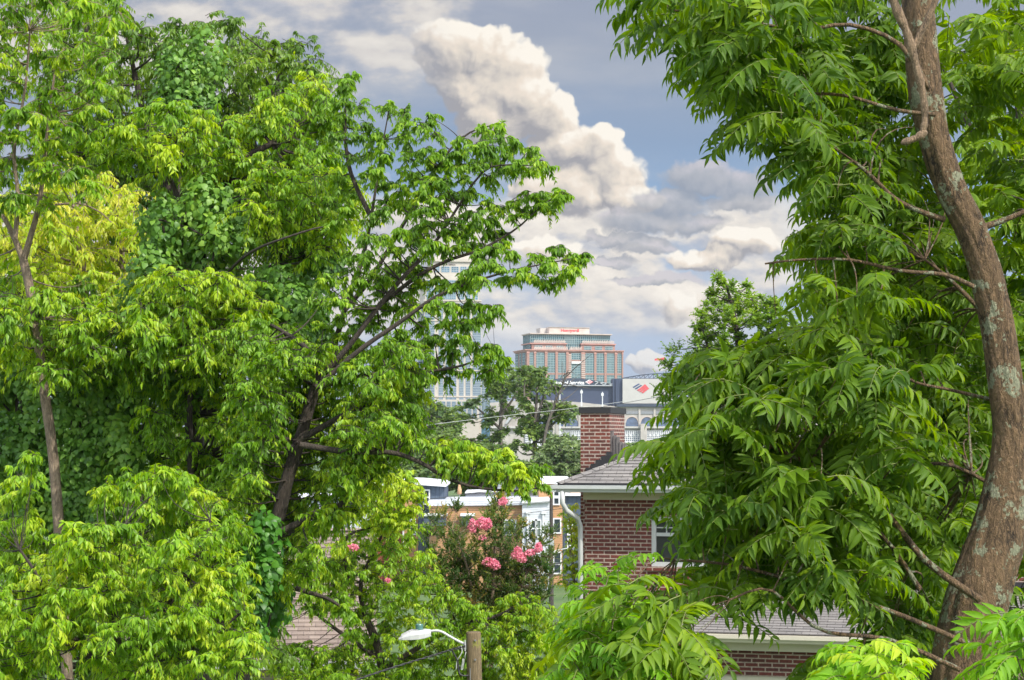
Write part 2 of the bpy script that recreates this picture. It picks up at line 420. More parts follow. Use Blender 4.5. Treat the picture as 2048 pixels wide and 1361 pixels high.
def tree(name, label, cat, limbs, regions, leafmat, bark, rng, leaf=0.14, wr=0.32, ns=14, nl=14, base=None, group=None,
         T=T_SIMPLE, twig_r=0.006, branch_r=0.022, crownname='crown', extra=None, spray_kw=None, nolink=False, twigs=True, maxlink=3.0, tips=0, clear=None):
    """limbs: list of (line, radii). regions: dicts(poly, d, layers, n, R(px), depth) of foliage"""
    kw = dict(spray_kw or {})
    tb = Tubes(7)
    for Ln, r in limbs: tb.add(Ln, r)
    nodes_ = np.concatenate([Ln[len(Ln)//4:] for Ln, r in limbs]); nrad = np.concatenate([r[len(r)//4:] for Ln, r in limbs])
    if base is None:
        b0 = limbs[0][0][0]; base = (b0[0], b0[1], ground_z(b0[1]))
    Vs = []; Ts = []
    if tips:           # every limb ends in leaves
        C = np.array([Ln[-1] for Ln, r in limbs[1:]] + [Ln[-3] for Ln, r in limbs[1:]]); Rm = tips*C[:,1]/F*rng.uniform(.7,1.2,len(C))
        V, ti, tw = sprays(rng, C, Rm, ns, nl, leaf, wr, T=T, tint0=np.full(len(C), .4), **kw); Vs.append(V); Ts.append(ti)
    for g in regions:
        for li in range(g.get('layers', 1)):
            q = scatter(rng, g['poly'], g['n'], g['R']*g.get('gap', 0.9))
            if len(q) == 0: continue
            dd = g['d'] + rng.uniform(-1, 1, len(q))*g.get('depth', 1.5) + g.get('dl', 0)*li
            if clear:        # leave the stem itself in view: sprays by it grow from its far side
                for line, hw, dc in clear:
                    ok = (q[:,1] > line[0][1]) & (q[:,1] < line[-1][1]) & (np.abs(q[:,0]-np.interp(q[:,1], [p_[1] for p_ in line], [p_[0] for p_ in line])) < hw)
                    dd = np.where(ok, np.maximum(dd, dc), dd)
            C = np.array([px(a, b, e) for (a, b), e in zip(q, dd)])
            Rm = g['R']*dd/F*rng.uniform(0.75, 1.3, len(q))
            t0 = g.get('tint', 0.45) + rng.normal(size=len(q))*g.get('tvar', 0.16)
            k2 = dict(kw); k2.update(g.get('kw', {}))
            V, ti, tw = sprays(rng, C, Rm, g.get('ns', ns), g.get('nl', nl), g.get('leaf', leaf), wr, T=T, tint0=t0, **k2)
            Vs.append(V); Ts.append(ti)
            if twigs:
                tb.add(tw, np.broadcast_to(np.linspace(twig_r, twig_r*0.4, 4), tw.shape[:2]), 3)
            if not nolink:
                # a branch from the nearest limb to the clump
                dist = np.linalg.norm((nodes_[None]-C[:,None])*np.array([1,0.7,1.0]), axis=-1) + np.maximum(0, nodes_[None,:,2]-C[:,None,2])*0.8
                j = dist.argmin(1); ok = dist.min(1) < maxlink
                A = nodes_[j][ok]; B = C[ok]
                if len(A):
                    mid = (A+B)/2 + rng.normal(size=A.shape)*0.08*np.linalg.norm(B-A,axis=1)[:,None] - np.array([0,0,0.10])*np.linalg.norm(B-A,axis=1)[:,None]
                    s = np.linspace(0,1,7)[None,:,None]
                    Bz = A[:,None]*(1-s)**2 + 2*mid[:,None]*s*(1-s) + B[:,None]*s**2
                    ra = np.minimum(nrad[j][ok]*0.6, branch_r)
                    tb.add(Bz, ra[:,None]*np.linspace(1,0.3,7)[None,:], 5)
    t = thing(name, label, cat, base, 0, group)
    link('trunk', tb.mesh('trunk', base), bark, t)
    if Vs:
        V = np.concatenate(Vs); ti = np.concatenate(Ts)
        link(crownname, leaves_to_mesh('crown', V, ti, T, base), leafmat, t)
    return t
# ------------------------------------------------------------------ camera, sun, sky
cam = bpy.data.cameras.new('camera'); co = bpy.data.objects.new('camera', cam); COL.objects.link(co)
co.location = (0, 0, EYE); co.rotation_euler = (R(90), 0, 0)
cam.sensor_width = 36; cam.lens = 36*F/2048; cam.shift_y = (HY-680.5)/2048
cam.clip_start = 0.1; cam.clip_end = 20000
S.camera = co
S.view_settings.view_transform = 'Standard'; S.view_settings.look = 'None'
EXPO = 0.9
S.view_settings.exposure = EXPO; S.view_settings.gamma = 1
c = S.cycles
c.max_bounces = 8; c.diffuse_bounces = 4; c.glossy_bounces = 2; c.transmission_bounces = 4; c.transparent_max_bounces = 8
c.use_denoising = True; c.caustics_reflective = False; c.caustics_refractive = False
try: c.volume_bounces = 0
except Exception: pass

SUN_EL = R(49); SUN_AZ = R(136)       # azimuth clockwise from straight ahead: high on the right, a little behind the deck
sd = Vector((math.sin(SUN_AZ)*math.cos(SUN_EL), math.cos(SUN_AZ)*math.cos(SUN_EL), math.sin(SUN_EL)))
sl = bpy.data.lights.new('sun', 'SUN'); sl.energy = 2.75; sl.angle = R(0.55); sl.color = (1.0, 0.95, 0.86)
so = bpy.data.objects.new('sun', sl); COL.objects.link(so)
so.rotation_euler = (-sd).to_track_quat('-Z', 'Y').to_euler(); so.location = sd*60

W = bpy.data.worlds.new('World'); S.world = W; W.use_nodes = True
nt = W.node_tree; L = nt.links.new
for n in list(nt.nodes): nt.nodes.remove(n)
out = node(nt, 'ShaderNodeOutputWorld'); bg = node(nt, 'ShaderNodeBackground'); L(bg.outputs[0], out.inputs[0])
sky = node(nt, 'ShaderNodeTexSky', sky_type='NISHITA', sun_disc=False, sun_elevation=SUN_EL, sun_rotation=SUN_AZ, air_density=1.0, dust_density=1.2, ozone_density=1.2)
SKYK = 0.15

class X:
    """little expression builder for shader math"""
    def __init__(s, t, o): s.t = t; s.o = o
    def m(s, op, b=None, c=None, clamp=False):
        n = s.t.nodes.new('ShaderNodeMath'); n.operation = op; n.use_clamp = clamp
        s.t.links.new(s.o, n.inputs[0])
        for i, v in ((1, b), (2, c)):
            if v is None: continue
            if isinstance(v, X): s.t.links.new(v.o, n.inputs[i])
            else: n.inputs[i].default_value = v
        return X(s.t, n.outputs[0])
    def __add__(s, b): return s.m('ADD', b)
    def __sub__(s, b): return s.m('SUBTRACT', b)
    def __mul__(s, b): return s.m('MULTIPLY', b)
    def step(s, a, b):
        n = s.t.nodes.new('ShaderNodeMapRange'); n.interpolation_type = 'SMOOTHSTEP'
        s.t.links.new(s.o, n.inputs[0]); n.inputs[1].default_value = a; n.inputs[2].default_value = b
        return X(s.t, n.outputs[0])

def cloud_group(name, blobs, warp, billow, seed, grow):
    """one bank of cumulus: billowing height field over the sky around the blobs"""
    g = bpy.data.node_groups.new(name, 'ShaderNodeTree')
    g.interface.new_socket('Vector', in_out='INPUT', socket_type='NodeSocketVector')
    g.interface.new_socket('Height', in_out='OUTPUT', socket_type='NodeSocketFloat')
    gi = g.nodes.new('NodeGroupInput'); go = g.nodes.new('NodeGroupOutput')
    off = node(g, 'ShaderNodeVectorMath', operation='ADD'); off.inputs[1].default_value = (seed, seed*1.7, seed*0.3)
    g.links.new(gi.outputs[0], off.inputs[0])
    vec = gi.outputs[0]
    for sc, am in warp:
        nz = node(g, 'ShaderNodeTexNoise', noise_dimensions='2D', i_Scale=sc, i_Detail=3.0, i_Roughness=0.6)
        g.links.new(off.outputs[0], nz.inputs['Vector'])
        sb = node(g, 'ShaderNodeVectorMath', operation='SUBTRACT'); sb.inputs[1].default_value = (.5,.5,.5)
        g.links.new(nz.outputs['Color'], sb.inputs[0])
        sc_ = node(g, 'ShaderNodeVectorMath', operation='SCALE'); sc_.inputs['Scale'].default_value = am
        g.links.new(sb.outputs[0], sc_.inputs[0])
        ad = node(g, 'ShaderNodeVectorMath', operation='ADD')
        g.links.new(vec, ad.inputs[0]); g.links.new(sc_.outputs[0], ad.inputs[1]); vec = ad.outputs[0]
    sp = g.nodes.new('ShaderNodeSeparateXYZ'); g.links.new(vec, sp.inputs[0])
    x = X(g, sp.outputs[0]); y = X(g, sp.outputs[1]); h = None
    for cx, cy, rx, ry in blobs:
        dx = x.m('MULTIPLY_ADD', 1/rx, -cx/rx); dy = y.m('MULTIPLY_ADD', 1/ry, -cy/ry)
        f = (dx*dx).m('ADD', dy*dy).m('MULTIPLY_ADD', -1.0, 1.0).m('MAXIMUM', -1.5)
        h = f if h is None else h.m('SMOOTH_MAX', f, 0.25)
    for sc, am, sm in billow:
        v = node(g, 'ShaderNodeTexVoronoi', feature='SMOOTH_F1', voronoi_dimensions='2D', i_Scale=sc, i_Smoothness=sm)
        g.links.new(vec, v.inputs['Vector'])
        h = h + X(g, v.outputs['Distance']).m('MULTIPLY_ADD', -am, am*0.45)
    h = h + grow
    g.links.new(h.o, go.inputs[0])
    return g

tc = node(nt, 'ShaderNodeTexCoord'); sp = node(nt, 'ShaderNodeSeparateXYZ'); L(tc.outputs['Generated'], sp.inputs[0])
dx, dy, dz = (X(nt, sp.outputs[i]) for i in range(3))
dyc = dy.m('MAXIMUM', 0.08)
# bearing and elevation on a vertical sheet of sky straight ahead, in tenths of the deck's view
ux = dx.m('DIVIDE', dyc).m('MULTIPLY_ADD', F/100, CX/100); uy = dz.m('DIVIDE', dyc).m('MULTIPLY_ADD', -F/100, HY/100)
cb = node(nt, 'ShaderNodeCombineXYZ'); L(ux.o, cb.inputs[0]); L(uy.o, cb.inputs[1])

def shifted(v, d):
    a = node(nt, 'ShaderNodeVectorMath', operation='ADD'); a.inputs[1].default_value = (*d, 0); L(v, a.inputs[0]); return a.outputs[0]
def use(g, v):
    n = nt.nodes.new('ShaderNodeGroup'); n.node_tree = g; L(v, n.inputs[0]); return X(nt, n.outputs[0])
def mixc(f, a, b):
    n = node(nt, 'ShaderNodeMix', data_type='RGBA')
    L(f.o, n.inputs[0])
    for k, v in ((6, a), (7, b)):
        if isinstance(v, tuple): n.inputs[k].default_value = (*v, 1)
        else: L(v, n.inputs[k])
    return n.outputs[2]
def srgb(r, g, b):
    f = lambda c: ((c/255+0.055)/1.055)**2.4 if c > 10 else c/255/12.92
    k = 2**-EXPO
    return (f(r)*k, f(g)*k, f(b)*k)

towers = cloud_group('cumulus_towers', [
    (9.0,0.9,0.75,0.5),(9.6,1.0,0.8,0.5),(10.3,1.25,0.62,0.5),(9.4,1.7,.75,0.6),(10.3,1.9,0.8,0.6),(10.9,2.3,0.65,0.5),(10.0,2.4,.85,0.5),
    (11.3,3.0,0.6,0.45),(11.9,3.0,0.62,0.5),(12.3,3.4,0.65,0.5),(11.3,3.7,0.9,0.6),(7.4,3.9,.6,.5),(8.6,4.3,.8,.4),
    (12.5,3.9,.6,.35),(10.7,3.75,.5,.3),(14.9,4.85,.7,.3),(14.2,5.15,.8,.25),(13.7,6.2,0.55,0.38),(14.6,6.0,0.6,0.4),(12.68,7.28,0.26,0.2),(12.98,7.12,0.3,0.24),(13.2,7.3,.2,.12),(10.9,5.0,.7,.25)],
    [(0.8, 0.75), (3.2, 0.12)], [(1.15, 0.7, 0.35), (2.7, 0.30, 0.3), (6.0, 0.12, 0.25), (13.0, 0.08, 0.2)], 3.1, 0.38)
greys = cloud_group('grey_bank', [
    (14.0,3.55,0.75,0.33),(14.9,3.7,0.6,0.28),(13.4,4.05,0.75,0.3),(12.9,4.4,1.0,0.26),(13.9,4.45,0.7,0.22),(12.3,4.75,0.6,0.12),(12.9,4.9,0.6,0.16),(14.8,4.0,0.7,0.2),(12.2,5.2,0.5,0.12),(13.2,5.6,1.0,0.13)],
    [(1.0, 0.5), (3.5, 0.22)], [(2.2, 0.5, 0.5), (5.0, 0.3, 0.5)], 9.4, 0.3)
v0 = cb.outputs[0]
# open sky: grey-blue overhead, clear blue right of the clouds, pale towards the skyline
skyb = node(nt, 'ShaderNodeMix', data_type='RGBA', blend_type='MULTIPLY'); skyb.inputs[0].default_value = 1
L(sky.outputs[0], skyb.inputs[6]); skyb.inputs[7].default_value = (SKYK, SKYK, SKYK, 1)
front = dy.step(0.55, 0.8)
up = ramp(nt, [(0.0, srgb(185,196,214)), (0.32, srgb(176,196,222)), (0.45, srgb(140,176,214)), (0.62, srgb(140,163,193)), (0.8, srgb(158,168,186)), (1.0, srgb(150,160,182))],
          uy.m('MULTIPLY_ADD', -0.1, 0.9, clamp=True).o)
nv = node(nt, 'ShaderNodeTexNoise', noise_dimensions='2D', i_Scale=0.45, i_Detail=6.0, i_Roughness=0.55)
mpv = node(nt, 'ShaderNodeMapping'); mpv.inputs['Scale'].default_value = (0.55, 1.9, 1); mpv.inputs['Rotation'].default_value = (0,0,0.1); L(v0, mpv.inputs[0]); L(mpv.outputs[0], nv.inputs['Vector'])
veil = X(nt, nv.outputs['Fac']).step(0.42, 0.75)*0.6
veil = veil*ux.step(16.0, 9.0).m('MULTIPLY_ADD', 0.75, 0.25)
col = mixc(veil, up.outputs[0], srgb(186,190,198))
# soft cloud sheet filling the lower sky behind the towers
ns_ = node(nt, 'ShaderNodeTexNoise', noise_dimensions='2D', i_Scale=0.62, i_Detail=6.0, i_Roughness=0.52)
mps = node(nt, 'ShaderNodeMapping'); mps.inputs['Scale'].default_value = (0.7, 1.35, 1); mps.inputs['Location'].default_value = (4.2, 1.1, 0); L(v0, mps.inputs[0]); L(mps.outputs[0], ns_.inputs['Vector'])
ns2 = node(nt, 'ShaderNodeTexNoise', noise_dimensions='2D', i_Scale=0.62, i_Detail=6.0, i_Roughness=0.52)
L(shifted(mps.outputs[0], (0.1,-0.22)), ns2.inputs['Vector'])
s0 = X(nt, ns_.outputs['Fac']); s1 = X(nt, ns2.outputs['Fac'])
band = (uy.step(3.3, 4.4)*uy.step(7.6, 6.2)*ux.step(17.3, 15.2)).m('ADD', uy.step(3.6,1.0)*ux.step(10.6,8.6)*0.75)
scol = ramp(nt, [(0.0, srgb(168,174,188)), (0.35, srgb(200,200,204)), (0.6, srgb(232,224,214)), (1.0, srgb(253,244,230))], ((s0-s1)*2.3 + s0*0.95).m('ADD', 0.05, clamp=True).o)
col = mixc((s0+band*0.36).step(0.58, 0.84)*band.m('MINIMUM', 1.0).m('MULTIPLY_ADD', 0.95, 0.0), col, scol.outputs[0])
# cumulus
h0 = use(towers, v0); h1 = use(towers, shifted(v0, (0.2,-0.24))); h2 = use(towers, shifted(v0, (0.05,-0.06)))
lit = (h0-h1)*0.95 + (h0-h2)*0.5
low = node(nt, 'ShaderNodeTexNoise', noise_dimensions='2D', i_Scale=0.55, i_Detail=4.0); L(shifted(v0, (3.3,1.7)), low.inputs['Vector'])
lit = lit + X(nt, low.outputs['Fac']).m('MULTIPLY_ADD', 1.5, -0.75+0.42)
tcol = ramp(nt, [(0.0, srgb(162,161,166)), (0.22, srgb(192,187,184)), (0.45, srgb(220,211,200)), (0.68, srgb(238,225,210)), (1.0, srgb(254,247,235))], lit.m('MULTIPLY_ADD', 0.62, 0.16, clamp=True).o)
edge_n = X(nt, low.outputs['Fac']).step(0.35, 0.7)
alpha = h0.m('SUBTRACT', edge_n*0.25).step(0.0, 0.45)*ux.step(7.2, 9.3)
col = mixc(alpha, col, tcol.outputs[0])
# grey bank in front
g0 = use(greys, v0); g1 = use(greys, shifted(v0, (0.1,-0.18)))
gcol = ramp(nt, [(0.0, srgb(150,156,168)), (0.5, srgb(180,181,186)), (1.0, srgb(205,200,205))], (g0-g1).m('MULTIPLY_ADD', 0.55, 0.3, clamp=True).o)
col = mixc(g0.step(-0.1, 0.75)*0.85, col, gcol.outputs[0])
haze_f = uy.step(5.6, 8.2)*0.55
col = mixc(haze_f, col, srgb(176,190,212))
# the rest of the dome: plain sky with broken bright cloud
nb = node(nt, 'ShaderNodeTexNoise', i_Scale=2.2, i_Detail=6.0, i_Roughness=0.6); L(tc.outputs['Generated'], nb.inputs['Vector'])
cl = X(nt, nb.outputs['Fac']).step(0.45, 0.62)*dz.step(-0.02, 0.12)*0.75
dome = mixc(cl, skyb.outputs[2], (2.1, 2.06, 2.03))
final = mixc(front*dz.step(0.62, 0.42), dome, col)
L(final, bg.inputs['Color']); bg.inputs['Strength'].default_value = 1.0
W.cycles.sampling_method = 'MANUAL'; W.cycles.sample_map_resolution = 512

# ------------------------------------------------------------------ ground
m, gnt, b = nmat('grass_and_soil')
tcg = node(gnt, 'ShaderNodeTexCoord'); nz = node(gnt, 'ShaderNodeTexNoise', i_Scale=0.25, i_Detail=8.0, i_Roughness=0.7)
gnt.links.new(tcg.outputs['Object'], nz.inputs['Vector'])
r = ramp(gnt, [(0.3, (0.03,0.06,0.015)), (0.55, (0.06,0.11,0.02)), (0.75, (0.10,0.10,0.05))], nz.outputs['Fac'])
gnt.links.new(r.outputs[0], b.inputs['Base Color']); b.inputs['Roughness'].default_value = 1
ys = np.concatenate([np.linspace(-40, 160, 81), np.linspace(170, 460, 30), np.linspace(500, 1300, 12)])
xs = np.concatenate([np.linspace(-700,-150,8), np.linspace(-120,120,61), np.linspace(150,700,8)])
gx, gy = np.meshgrid(xs, ys)
gz = np.interp(gy, [-50, 6, 25, 60, 150, 400, 3000], [0, 0, -2, -3, -5.6, -14, -16]) + 0.12*np.sin(gx*0.31+gy*0.17) + 0.1*np.sin(gy*0.43-gx*0.2)
V = np.stack([gx, gy, gz], -1).reshape(-1,3); nx_, ny_ = len(xs), len(ys)
idx = np.arange(nx_*ny_).reshape(ny_, nx_)
q = np.stack([idx[:-1,:-1], idx[:-1,1:], idx[1:,1:], idx[1:,:-1]], -1).reshape(-1,4)
g = link('ground', np_mesh('ground', V, q.ravel(), np.arange(len(q))*4, np.full(len(q),4), smooth=True), m)
tag(g, 'grassy ground falling away below the trees and houses', 'ground', kind='structure')
# ------------------------------------------------------------------ lettering
def lettering(text, mat, parent, x0, x1, z0, z1, y, bold=0.0, name='lettering', ext=0.05):
    """raised letters on a wall, filling x0..x1 and z0..z1"""
    cu = bpy.data.curves.new(name, 'FONT'); cu.body = text; cu.size = 1; cu.extrude = ext; cu.offset = bold
    o = bpy.data.objects.new(name, cu); COL.objects.link(o); cu.materials.append(mat)
    bpy.context.view_layer.update()
    bb = [Vector(v) for v in o.bound_box]
    bx0 = min(v.x for v in bb); bx1 = max(v.x for v in bb); by0 = min(v.y for v in bb); by1 = max(v.y for v in bb)
    sx = (x1-x0)/(bx1-bx0); sz = (z1-z0)/(by1-by0)
    o.scale = (sx, sz, 1); o.rotation_euler = (R(90), 0, 0)
    me = bpy.data.meshes.new_from_object(o.evaluated_get(bpy.context.evaluated_depsgraph_get()))
    bpy.data.objects.remove(o); bpy.data.curves.remove(cu)
    me.transform(Matrix.Translation((x0-bx0*sx, y, z0-by0*sz)) @ Matrix.Rotation(R(90), 4, 'X') @ Matrix.Diagonal((sx, sz, 1, 1)))
    me.materials.clear()
    return link(name, me, mat, parent)

# ------------------------------------------------------------------ far office block of pink brick
def window(parent, x0, x1, z0, z1, y, nx, nz, gm, fm, bar=0.3, name='window', proud=0.12):
    w = MB().box(x0, x1, y-proud, y+0.1, z0, z1).build(name, gm, parent)
    m = MB()
    for i in range(nx+1):
        x = x0+(x1-x0)*i/nx; m.box(x-bar/2, x+bar/2, y-proud-0.15, y-proud+0.02, z0, z1)
    for k in range(nz+1):
        z = z0+(z1-z0)*k/nz; m.box(x0, x1, y-proud-0.12, y-proud+0.02, z-bar/2, z+bar/2)
    m.build('frame', fm, w)
    return w

Mpink = brick_mat('pink_brick', (0.33,0.185,0.152), (0.37,0.215,0.178), (0.37,0.265,0.225), w=2.2, h=0.9, ms=0.05, bump=0.02)
Mred2 = paint('red_granite', (0.42,0.22,0.18), 0.7, 0.15, 0.4)
Mstone = paint('pale_stone', (0.50,0.42,0.37), 0.8, 0.1, 0.3)
Mteal = glass('teal_glass', (0.035,0.10,0.125), 0.15, 0.3)
Mtealb = paint('teal_mullion', (0.22,0.30,0.31), 0.5, 0.1)
Mconc = paint('precast_concrete', (0.40,0.37,0.34), 0.85, 0.14, 0.25)
Mredsign = paint('red_letters', (0.50,0.03,0.04), 0.5, 0.05)
Mwhite = paint('white_paint', (0.60,0.61,0.62), 0.6, 0.06)
Mmetal = paint('grey_metal', (0.42,0.44,0.46), 0.45, 0.1, metal=0.4)

D = 1000.0; BB = R(15); U = D/F/math.cos(BB); ZG = -16.0
def zl(py): return zat(py, D) - ZG
ob = thing('office_building', 'pink brick office block with teal windows and red rooftop name, on the skyline', 'building', ((1053-CX)/F*D, D, ZG), BB)
def lx(p): return (p-1053)*U
H = MB().box(0, lx(1249), 0, 24, 0, zl(701)); H.build('wall', Mpink, ob)
# the middle and top tiers step back
MB().box(lx(1067), lx(1136), 3, 22, zl(701), zl(687.5)).build('setback_wall', Mpink, ob)
MB().box(lx(1167), lx(1236), 3, 22, zl(701), zl(687.5)).build('setback_wall', Mpink, ob)
gt = MB().box(lx(1066), lx(1228), 5, 21, zl(701), zl(667)); gt = gt.build('glass_storey', Mteal, ob)
m = MB()
for i in range(41):
    x = lx(1066)+(lx(1228)-lx(1066))*i/40; m.box(x-.1, x+.1, 4.8, 5.02, zl(687), zl(668))
for i in range(9):
    x = lx(1137)+(lx(1167)-lx(1137))*i/8; m.box(x-.13, x+.13, 4.75, 5.02, zl(698), zl(668))
for pz in (671, 677, 682, 686, 692): m.box(lx(1066), lx(1228), 4.78, 5.01, zl(pz)-.12, zl(pz)+.12)
for i in range(7):
    y = 6+i*2.4; m.box(lx(1066)-.2, lx(1066)+.02, y-.15, y+.15, zl(697), zl(668))
m.build('frame', Mtealb, gt)
c_ = MB().box(lx(1063.5), lx(1231), 3.6, 22, zl(667), zl(665.4)); c_.box(lx(1064.5), lx(1230), 4.2, 21.6, zl(668.2), zl(667)-.003); c_.build('cornice', Mstone, ob)
MB().box(lx(1063), lx(1137.5), 2.3, 22.5, zl(687.5), zl(685.3)).box(lx(1165.5), lx(1237.5), 2.3, 22.5, zl(687.5), zl(685.3)).build('setback_cornice', Mred2, ob)
MB().box(-1.2, lx(1250.5), -1.2, 25, zl(701), zl(699.2)).box(-.7, lx(1250), -.7, 24.6, zl(703.5), zl(701)-.004).build('main_cornice', Mred2, ob)
m = MB()
for x0, x1, z, y in ((1070,1135,684.9,3),(1168,1235,684.9,3),(1068,1137,698.8,0.2),(1140,1164,698.8,0.2)):
    for i in range(int((x1-x0)/1.6)):
        x = lx(x0+i*1.6+0.3); m.box(x, x+.28, y-.4, y-.2, zl(z), zl(z)+1.1+0.35*((i*7) % 3))
    m.box(lx(x0), lx(x1), y-.42, y-.3, zl(z)+.9, zl(z)+1.1)
m.build('railing', Mstone, ob)
ph = MB().box(lx(1105), lx(1187), 6, 19, zl(665.4), zl(653)).build('penthouse', Mstone, ob)
MB().box(lx(1104.5), lx(1187.5), 5.6, 19.4, zl(653), zl(652.3)).build('coping', Mstone, ph)
ps = MB().box(lx(1091.5), lx(1105), 11, 19, zl(665.4), zl(653.6)).build('penthouse_shade_side', Mconc, ob)  # penthouse's left face in shadow, its shade put into a darker box
lettering('Honeywell', Mredsign, ob, lx(1128.4), lx(1165.4), zl(663.6), zl(655.6), 5.96, 0.035)
# pilasters and bands of the main front
pil = [(1053.2,1058.2),(1067.3,1071.8),(1089.2,1094.5),(1110.6,1115.6),(1132.4,1137.2),(1163,1171),(1189.4,1194),(1210.2,1215),(1231.6,1236.6),(1246.2,1249)]
for a, b_ in pil:
    p = MB().box(lx(a), lx(b_), -.7, 0.05, 0, zl(703.5)-.01)
    p.build('pilaster', Mpink, ob)
    MB().box(lx(a)-.15, lx(b_)+.15, -.9, -.05, zl(707.3), zl(705.2)).build('pilaster_cap', Mred2, ob)
bays = [(1058.6,1066.8),(1072.2,1088.8),(1094.9,1110.2),(1116,1132),(1171.4,1189),(1194.4,1209.8),(1215.4,1231.2),(1237,1245.8)]
for i, (a, b_) in enumerate(bays):
    n = max(3, int((b_-a)/2.6))
    window(ob, lx(a), lx(b_), zl(745), zl(706), 0.0, n, 8, Mteal, Mtealb)
    window(ob, lx(a), lx(b_), zl(777), zl(750), 0.0, n, 6, Mteal, Mtealb)
    MB().box(lx(a), lx(b_), -.45, 0.02, zl(749.2), zl(745.8)).build('spandrel', Mpink, ob)
for a, b_ in ((1072.5,1087.5),(1095,1108),(1116.5,1129.8),(1173,1187.5),(1195.5,1209),(1216,1231)):
    window(ob, lx(a), lx(b_), zl(699), zl(691.2), 3.0, 5, 2, Mteal, Mtealb)
# entrance bay: recess with two lights and quoined jambs
window(ob, lx(1143.8), lx(1162), zl(718), zl(706), 0.0, 4, 3, Mteal, Mtealb)
window(ob, lx(1143.8), lx(1162), zl(777), zl(727), 0.0, 6, 10, Mteal, Mtealb)
MB().box(lx(1143.4), lx(1162.6), -.9, 0.03, zl(727), zl(722.4)).build('balcony', Mwhite, ob)
for a, b_, y0, y1 in ((1137.4,1143.2,-.35,.02),(1163.1,1171,-.95,-.68)):
    m = MB()
    for k in range(17): z = zl(776-k*4.1); m.box(lx(a), lx(b_), y0, y1, z, z+.55)
    m.build('quoins', Mstone, ob)
# left return: three bays
def side_window(y0, y1, z0, z1, x=0.0):
    w = MB().box(x-.15, x+.1, y0, y1, z0, z1).build('window', Mteal, ob)
    m = MB()
    for i in range(4):
        y = y0+(y1-y0)*i/3; m.box(x-.25, x-.1, y-.15, y+.15, z0, z1)
    for k in range(9):
        z = z0+(z1-z0)*k/8; m.box(x-.24, x-.1, y0, y1, z-.15, z+.15)
    m.build('frame', Mtealb, w)
for y0, y1 in ((2,8),(10.5,14),(17,23)):
    side_window(y0, y1, zl(750), zl(706)); side_window(y0, y1, zl(777), zl(753))

# ------------------------------------------------------------------ far tower
D2 = 1100.0; B2 = R(8); U2 = D2/F/math.cos(B2)
def z2(py): return zat(py, D2)-ZG
tw = thing('skyscraper', 'tall cream skyscraper with blue glass strips half hidden by tree leaves', 'building', ((848-CX)/F*D2, D2, ZG), B2)
def l2(p): return (p-848)*U2
Mcream = paint('cream_stone', (0.45,0.41,0.35), 0.8, 0.08, 0.15)
Mblue = glass('blue_glass', (0.03,0.085,0.155), 0.15, 0.3)
Mblueb = paint('pale_mullion', (0.26,0.32,0.36), 0.5, 0.1)
Mpaleglass = glass('pale_blue_glass', (0.06,0.14,0.20), 0.15, 0.4)
MB().box(0, l2(962.5), 0, 40, 0, z2(600)).build('wall', Mcream, tw)
MB().box(l2(851), l2(958), 2, 38, z2(600), z2(545)).build('upper_wall', Mcream, tw)
MB().box(l2(866), l2(951), 4, 36, z2(545), z2(520)).build('crown_wall', Mcream, tw)
MB().box(l2(864), l2(953), 3, 37, z2(522), z2(516)).box(l2(871), l2(947), 5, 35, z2(516)-.01, z2(511)).box(l2(880), l2(940), 8, 32, z2(511)-.01, z2(505)).build('cornice', Mcream, tw)
lettering('BANK OF AMERICA', paint('bronze_letters', (0.10,0.08,0.07), 0.5), tw, l2(882), l2(912), z2(529.5), z2(526), 3.9, 0.02)
for a, b_, t, bt, n in ((850,868.5,606,835,8),(877.5,885.5,606,835,4),(891.5,912,606,835,8),(918.5,926.5,606,835,4),(931.5,939.8,606,835,4),(945.5,961,606,835,7)):
    window(tw, l2(a), l2(b_), z2(bt), z2(t), 0.0, n, 46, Mblue, Mblueb, bar=0.32)
for a, b_ in ((854,868),(872,880),(884,912),(917,929),(933,941),(945,956)):
    window(tw, l2(a), l2(b_), z2(598), z2(560), 2.0, max(2, int((b_-a)/4)), 9, Mpaleglass, Mblueb, bar=0.32)
for a, b_ in ((870,880),(884,900),(904,918),(922,934),(937,949)):
    window(tw, l2(a), l2(b_), z2(543), z2(532), 4.0, 3, 3, Mpaleglass, Mblueb, bar=0.32)
for a in (600, 612, 640, 690, 740, 792):
    MB().box(-.3, l2(962.8), -.5, .02, z2(a+2.2), z2(a)).build('band', Mcream, tw)
m = MB()
for i in range(9): m.box(-.3, .02, 2+i*4.2, 4.2+i*4.2, 0, z2(606))
m.build('side_window', Mblue, tw)
ax = MB().box(l2(955), l2(1004), 6, 34, 0, z2(706)).build('glass_annexe', Mpaleglass, tw)
m = MB()
for i in range(16): x = l2(963)+(l2(1004)-l2(963))*i/15; m.box(x-.2, x+.2, 5.8, 6.02, z2(835), z2(706))
for i in range(20): z = z2(706+i*5); m.box(l2(963), l2(1004), 5.82, 6.01, z-.2, z+.2)
m.build('frame', Mblueb, ax)
MB().box(l2(866), l2(955), -8, 1, 0, z2(800)).build('podium', Mcream, tw)
for i in range(8): window(tw, l2(870+i*10.4), l2(877+i*10.4), z2(835), z2(804), -8.0, 3, 6, Mblue, Mblueb, bar=0.3)

